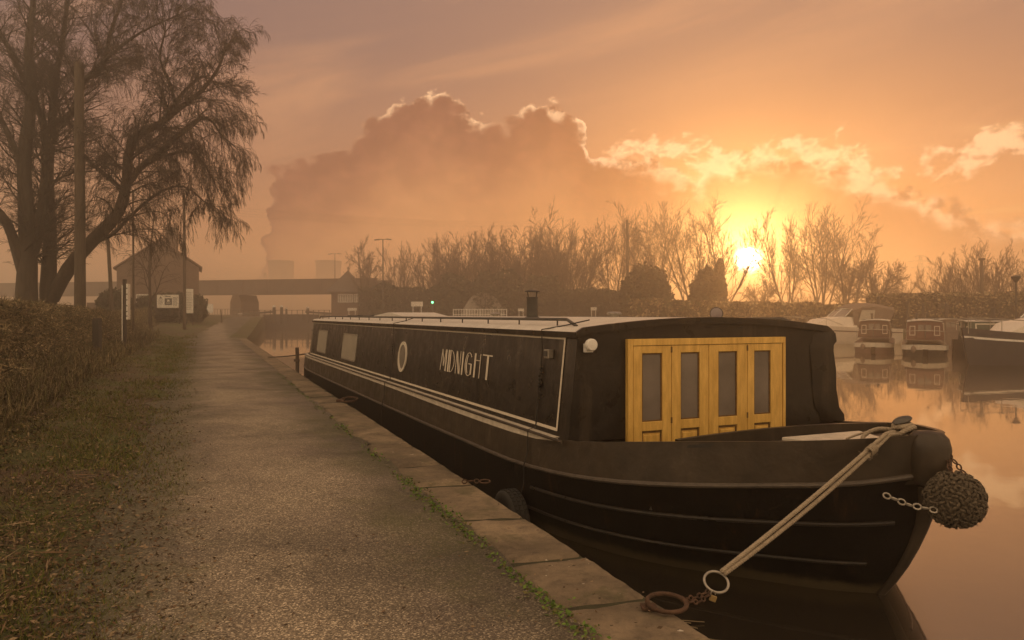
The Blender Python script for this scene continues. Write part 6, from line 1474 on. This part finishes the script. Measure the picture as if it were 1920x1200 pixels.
def cruiser(label, loc, rz, L, B, hullm, hull2, canvas_=True, text=None):
    r = thing('cabin_cruiser', label, 'motor boat', loc, rz); hb = B / 2; LL = [0, .25, .8, 1.6, 2.6, 3.6, L * .7, L]; ww = [.02, .3, .6, .84, .97, 1, 1, .9]; sh_ = [1.55, 1.5, 1.42, 1.34, 1.27, 1.22, 1.12, 1.08]; rake = [-.5, -.45, -.35, -.2, -.1, 0, 0, 0]
    m = MB()
    for sd in (-1, 1): m.grid([[(sd * hb * w * .6, y_, -.3) for y_, w in zip(LL, ww)], [(sd * hb * w * .85, y_ + k * .5, .25) for y_, w, k in zip(LL, ww, rake)], [(sd * hb * w, y_ + k, s_) for y_, w, s_, k in zip(LL, ww, sh_, rake)]])
    m.grid([[(-hb * w, y_ + k, s_) for y_, w, s_, k in zip(LL, ww, sh_, rake)], [(hb * w, y_ + k, s_) for y_, w, s_, k in zip(LL, ww, sh_, rake)]]); m.slab(-hb * .88, hb * .88, L - .02, L, -.2, 1.07); m.build('hull', hullm, r, smooth=40)
    m = MB()
    for sd in (-1, 1): m.grid([[(sd * (hb * w * .955 + .02), y_ + k * .8, s_ * .72) for y_, w, s_, k in zip(LL, ww, sh_, rake)], [(sd * (hb * w * .965 + .02), y_ + k * .85, s_ * .78) for y_, w, s_, k in zip(LL, ww, sh_, rake)]])
    m.build('hull_stripe', hull2, r)
    m = MB(); cab = [(1.2, 1.32, .35), (2.0, 1.75, .62), (3.4, 1.95, .78), (3.9, 1.95, .8), (4.3, 1.9, .8)]
    rows = []
    for y_, z, w in cab: rows.append([(-hb * (w + .1), y_, 1.2), (-hb * w, y_, z - .05), (-hb * w * .8, y_, z), (hb * w * .8, y_, z), (hb * w, y_, z - .05), (hb * (w + .1), y_, 1.2)])
    m.grid(rows); m.f.append(tuple(range(6))); m.build('cabin', M['gelcoat'], r, smooth=30)
    m = MB(); m.grid([[(-hb * .78, 3.5, 1.95), (0, 3.3, 1.98), (hb * .78, 3.5, 1.95)], [(-hb * .7, 4.1, 2.45), (0, 3.95, 2.5), (hb * .7, 4.1, 2.45)]]); m.build('windscreen', M['window_glass'], r, smooth=True)
    m = MB()
    for x in (-.78, 0, .78): m.tube([(hb * x, 3.48 if x else 3.28, 1.95), (hb * x * .9, 4.08 if x else 3.93, 2.48)], .025, 5)
    m.tube([(-hb * .7, 4.1, 2.46), (0, 3.95, 2.51), (hb * .7, 4.1, 2.46)], .03, 5); m.build('windscreen_frame', M['white'], r)
    if canvas_:
        zc0, zc1 = 2.45, 2.85; m = MB(); pr_ = lambda y_, z, w: [(-hb * w, y_, z - .2), (-hb * w * .8, y_, z), (0, y_, z + .08), (hb * w * .8, y_, z), (hb * w, y_, z - .2)]
        m.grid([pr_(3.95, 2.50, .72), pr_(4.7, 2.8, .85), pr_(5.8, 2.85, .88), pr_(7.2, 2.6, .85)]); m.build('canopy', M['canvas'], r, smooth=50)
        for sd in (-1, 1):
            m = MB(); ring(m, [(4.05, 1.35), (6.6, 1.15), (7.2, 2.42), (5.8, 2.66), (4.7, 2.62), (4.0, 2.34)], [(4.4, 1.6), (5.55, 1.5), (5.7, 2.4), (5.3, 2.46), (4.7, 2.42), (4.35, 2.2)], lambda u, v, w, sd=sd: Vector((sd * (hb * .9 - w - max(0, v - 1.6) * .05), u, v)), .03); m.build('canvas_side', M['canvas'], r)
            m = MB(); m.prism([(4.4, 1.6), (5.55, 1.5), (5.7, 2.4), (4.7, 2.42)], lambda u, v, w, sd=sd: Vector((sd * (hb * .88 - w - max(0, v - 1.6) * .05), u, v)), .01); m.build('canopy_window', M['curtain_glass'], r)
    for sd in (-1, 1):
        m = MB(); m.tube([(sd * hb * .15, -.35, 1.95), (sd * hb * .6, .7, 1.9), (sd * hb * .85, 2.0, 1.8), (sd * hb * .9, 3.2, 1.35)], .02, 5)
        for a in ((.15, -.35, 1.95), (.6, .7, 1.9), (.85, 2.0, 1.8)): m.tube([(sd * hb * a[0], a[1], a[2]), (sd * hb * a[0], a[1], 1.3)], .016, 5)
        m.build('guard_rail', M['steel'], r)
    for k in range(3):
        for sd in (-1,): m = MB(); m.prism([(1.9 + k * .75, 1.42), (2.4 + k * .75, 1.44), (2.4 + k * .75, 1.68), (1.95 + k * .75, 1.62)], lambda u, v, w, sd=sd: Vector((sd * (hb * (.66 + .05 * k) + .05 - w), u, v)), .05); m.build('cabin_window', M['window_glass'], r)
    return r
cruiser('cream cabin cruiser with a grey canvas canopy behind the moored boat bow', (pxx(1482, 53), 53, 0), R(-82), 7.8, 2.9, M['gelcoat'], M['maroon'])
def by_stern(px_, Y, off, L):
    a_ = math.atan((px_ - CX) / FPX) + R(off); st_ = Vector((pxx(px_, Y), Y, 0)); return st_ + Vector((math.sin(a_), math.cos(a_), 0)) * L, math.pi - a_
l_, z_ = by_stern(1637, 40, 1.5, 12.5); barge('narrowboat moored stern-on with white and red painted stern', l_, z_, 12.5, 2.0, M['maroon'], M['maroon'], stripe=M['stern_white'], stern_band=True, cab=(.2, .80))
l_, z_ = by_stern(1735, 37, -1, 12.5); barge('red ended narrowboat beside the white striped one', l_, z_, 12.5, 2.1, M['black'], M['red'], stripe=M['stern_white'], stern_band=True, cab=(.2, .86))
l_, z_ = by_stern(1786, 38, 74, 11.5); barge('dark green narrowboat with cream coach lines lying oblique at the right', l_, z_, 11.5, 2.1, M['black'], M['green'], cream_panel=True, cab=(.10, .955))
cruiser('dark hulled cruiser with white windscreen cut by the right edge', (pxx(1822, 31), 31, 0), R(-78), 7.2, 2.6, M['navy'], M['white'], canvas_=False)
# other hulls behind, mostly hidden
barge('hazy grey narrowboat behind the red ended one', (pxx(1705, 57), 56.5, 0), R(180), 6, 2.1, M['canvas'], M['canvas'], cab=(.2, .8))
# landing stage and mooring piles
ls = thing('landing_stage', 'low wooden landing stage with a ladder at the right edge', 'landing stage', (pxx(1935, 33), 33, 0), R(0))
m = MB(); m.slab(-.9, 6, -.8, .8, .42, .52); m.build('decking', M['dark_wood'], ls)
m = MB(); m.tube([(-1.0, -.2, -.5), (-1.0, -.2, pxz(613, 33))], .11, 10); m.build('pile', M['dark_wood'], ls)
m = MB()
for x in (-.55, -.1): m.tube([(x, -.85, -.5), (x, -.85, 1.3)], .03, 6)
for z in (-.2, .1, .4, .7, 1.0): m.tube([(-.55, -.85, z), (-.1, -.85, z)], .025, 6)
m.build('ladder', M['steel'], ls)
pl_ = None
piles = [(1627, 560, 56, 'slim mooring pile directly above the white striped stern'), (1647, 558, 57, 'mooring pile just right of the first above the striped stern'), (1702, 566, 60, 'mooring pile left of the red ended narrowboat'), (1731, 572, 58, 'mooring pile above the red ended narrowboat'), (1500, 572, 60, 'slim pile beside the boat roof left of the cruiser'), (1775, 570, 56, 'mooring pile between the red and dark green narrowboats'), (1862, 578, 48, 'mooring pile behind the dark green narrowboat')]
for px_, tp_, Y, lab in piles:
    H = pxz(tp_, Y)
    if pl_ is None:
        pl_ = thing('mooring_pile', lab, 'pile', (pxx(px_, Y), Y, 0), group='wooden mooring piles in the marina'); H0 = H; MB().tube([(0, 0, -.5), (0, 0, H)], .11, 10).build('pile_shaft', M['dark_wood'], pl_); MB().lathe([(.12, H), (.12, H + .06), (.0001, H + .09)], (0, 0, 0), 10).build('pile_cap', M['metal_dark'], pl_)
    else: dup(pl_, (pxx(px_, Y), Y, 0), 0, (1, 1, H / H0), lab)

# ================================================================== haze
hz_m = bpy.data.materials.new('morning_haze'); hz_m.use_nodes = True; nt = hz_m.node_tree
for n in list(nt.nodes):
    if n.type != 'OUTPUT_MATERIAL': nt.nodes.remove(n)
pv = nt.nodes.new('ShaderNodeVolumePrincipled'); pv.inputs['Color'].default_value = (0.99, 0.94, 0.86, 1); pv.inputs['Density'].default_value = HAZE_D; pv.inputs['Anisotropy'].default_value = 0.78
nt.links.new(pv.outputs[0], nt.nodes['Material Output'].inputs['Volume'])
m = MB(); m.slab(-3300, 3300, -300, 3500, -2.0, HAZE_TOP); tag(m.build('haze', hz_m), 'thin golden morning haze over the canal', 'haze', kind='stuff')
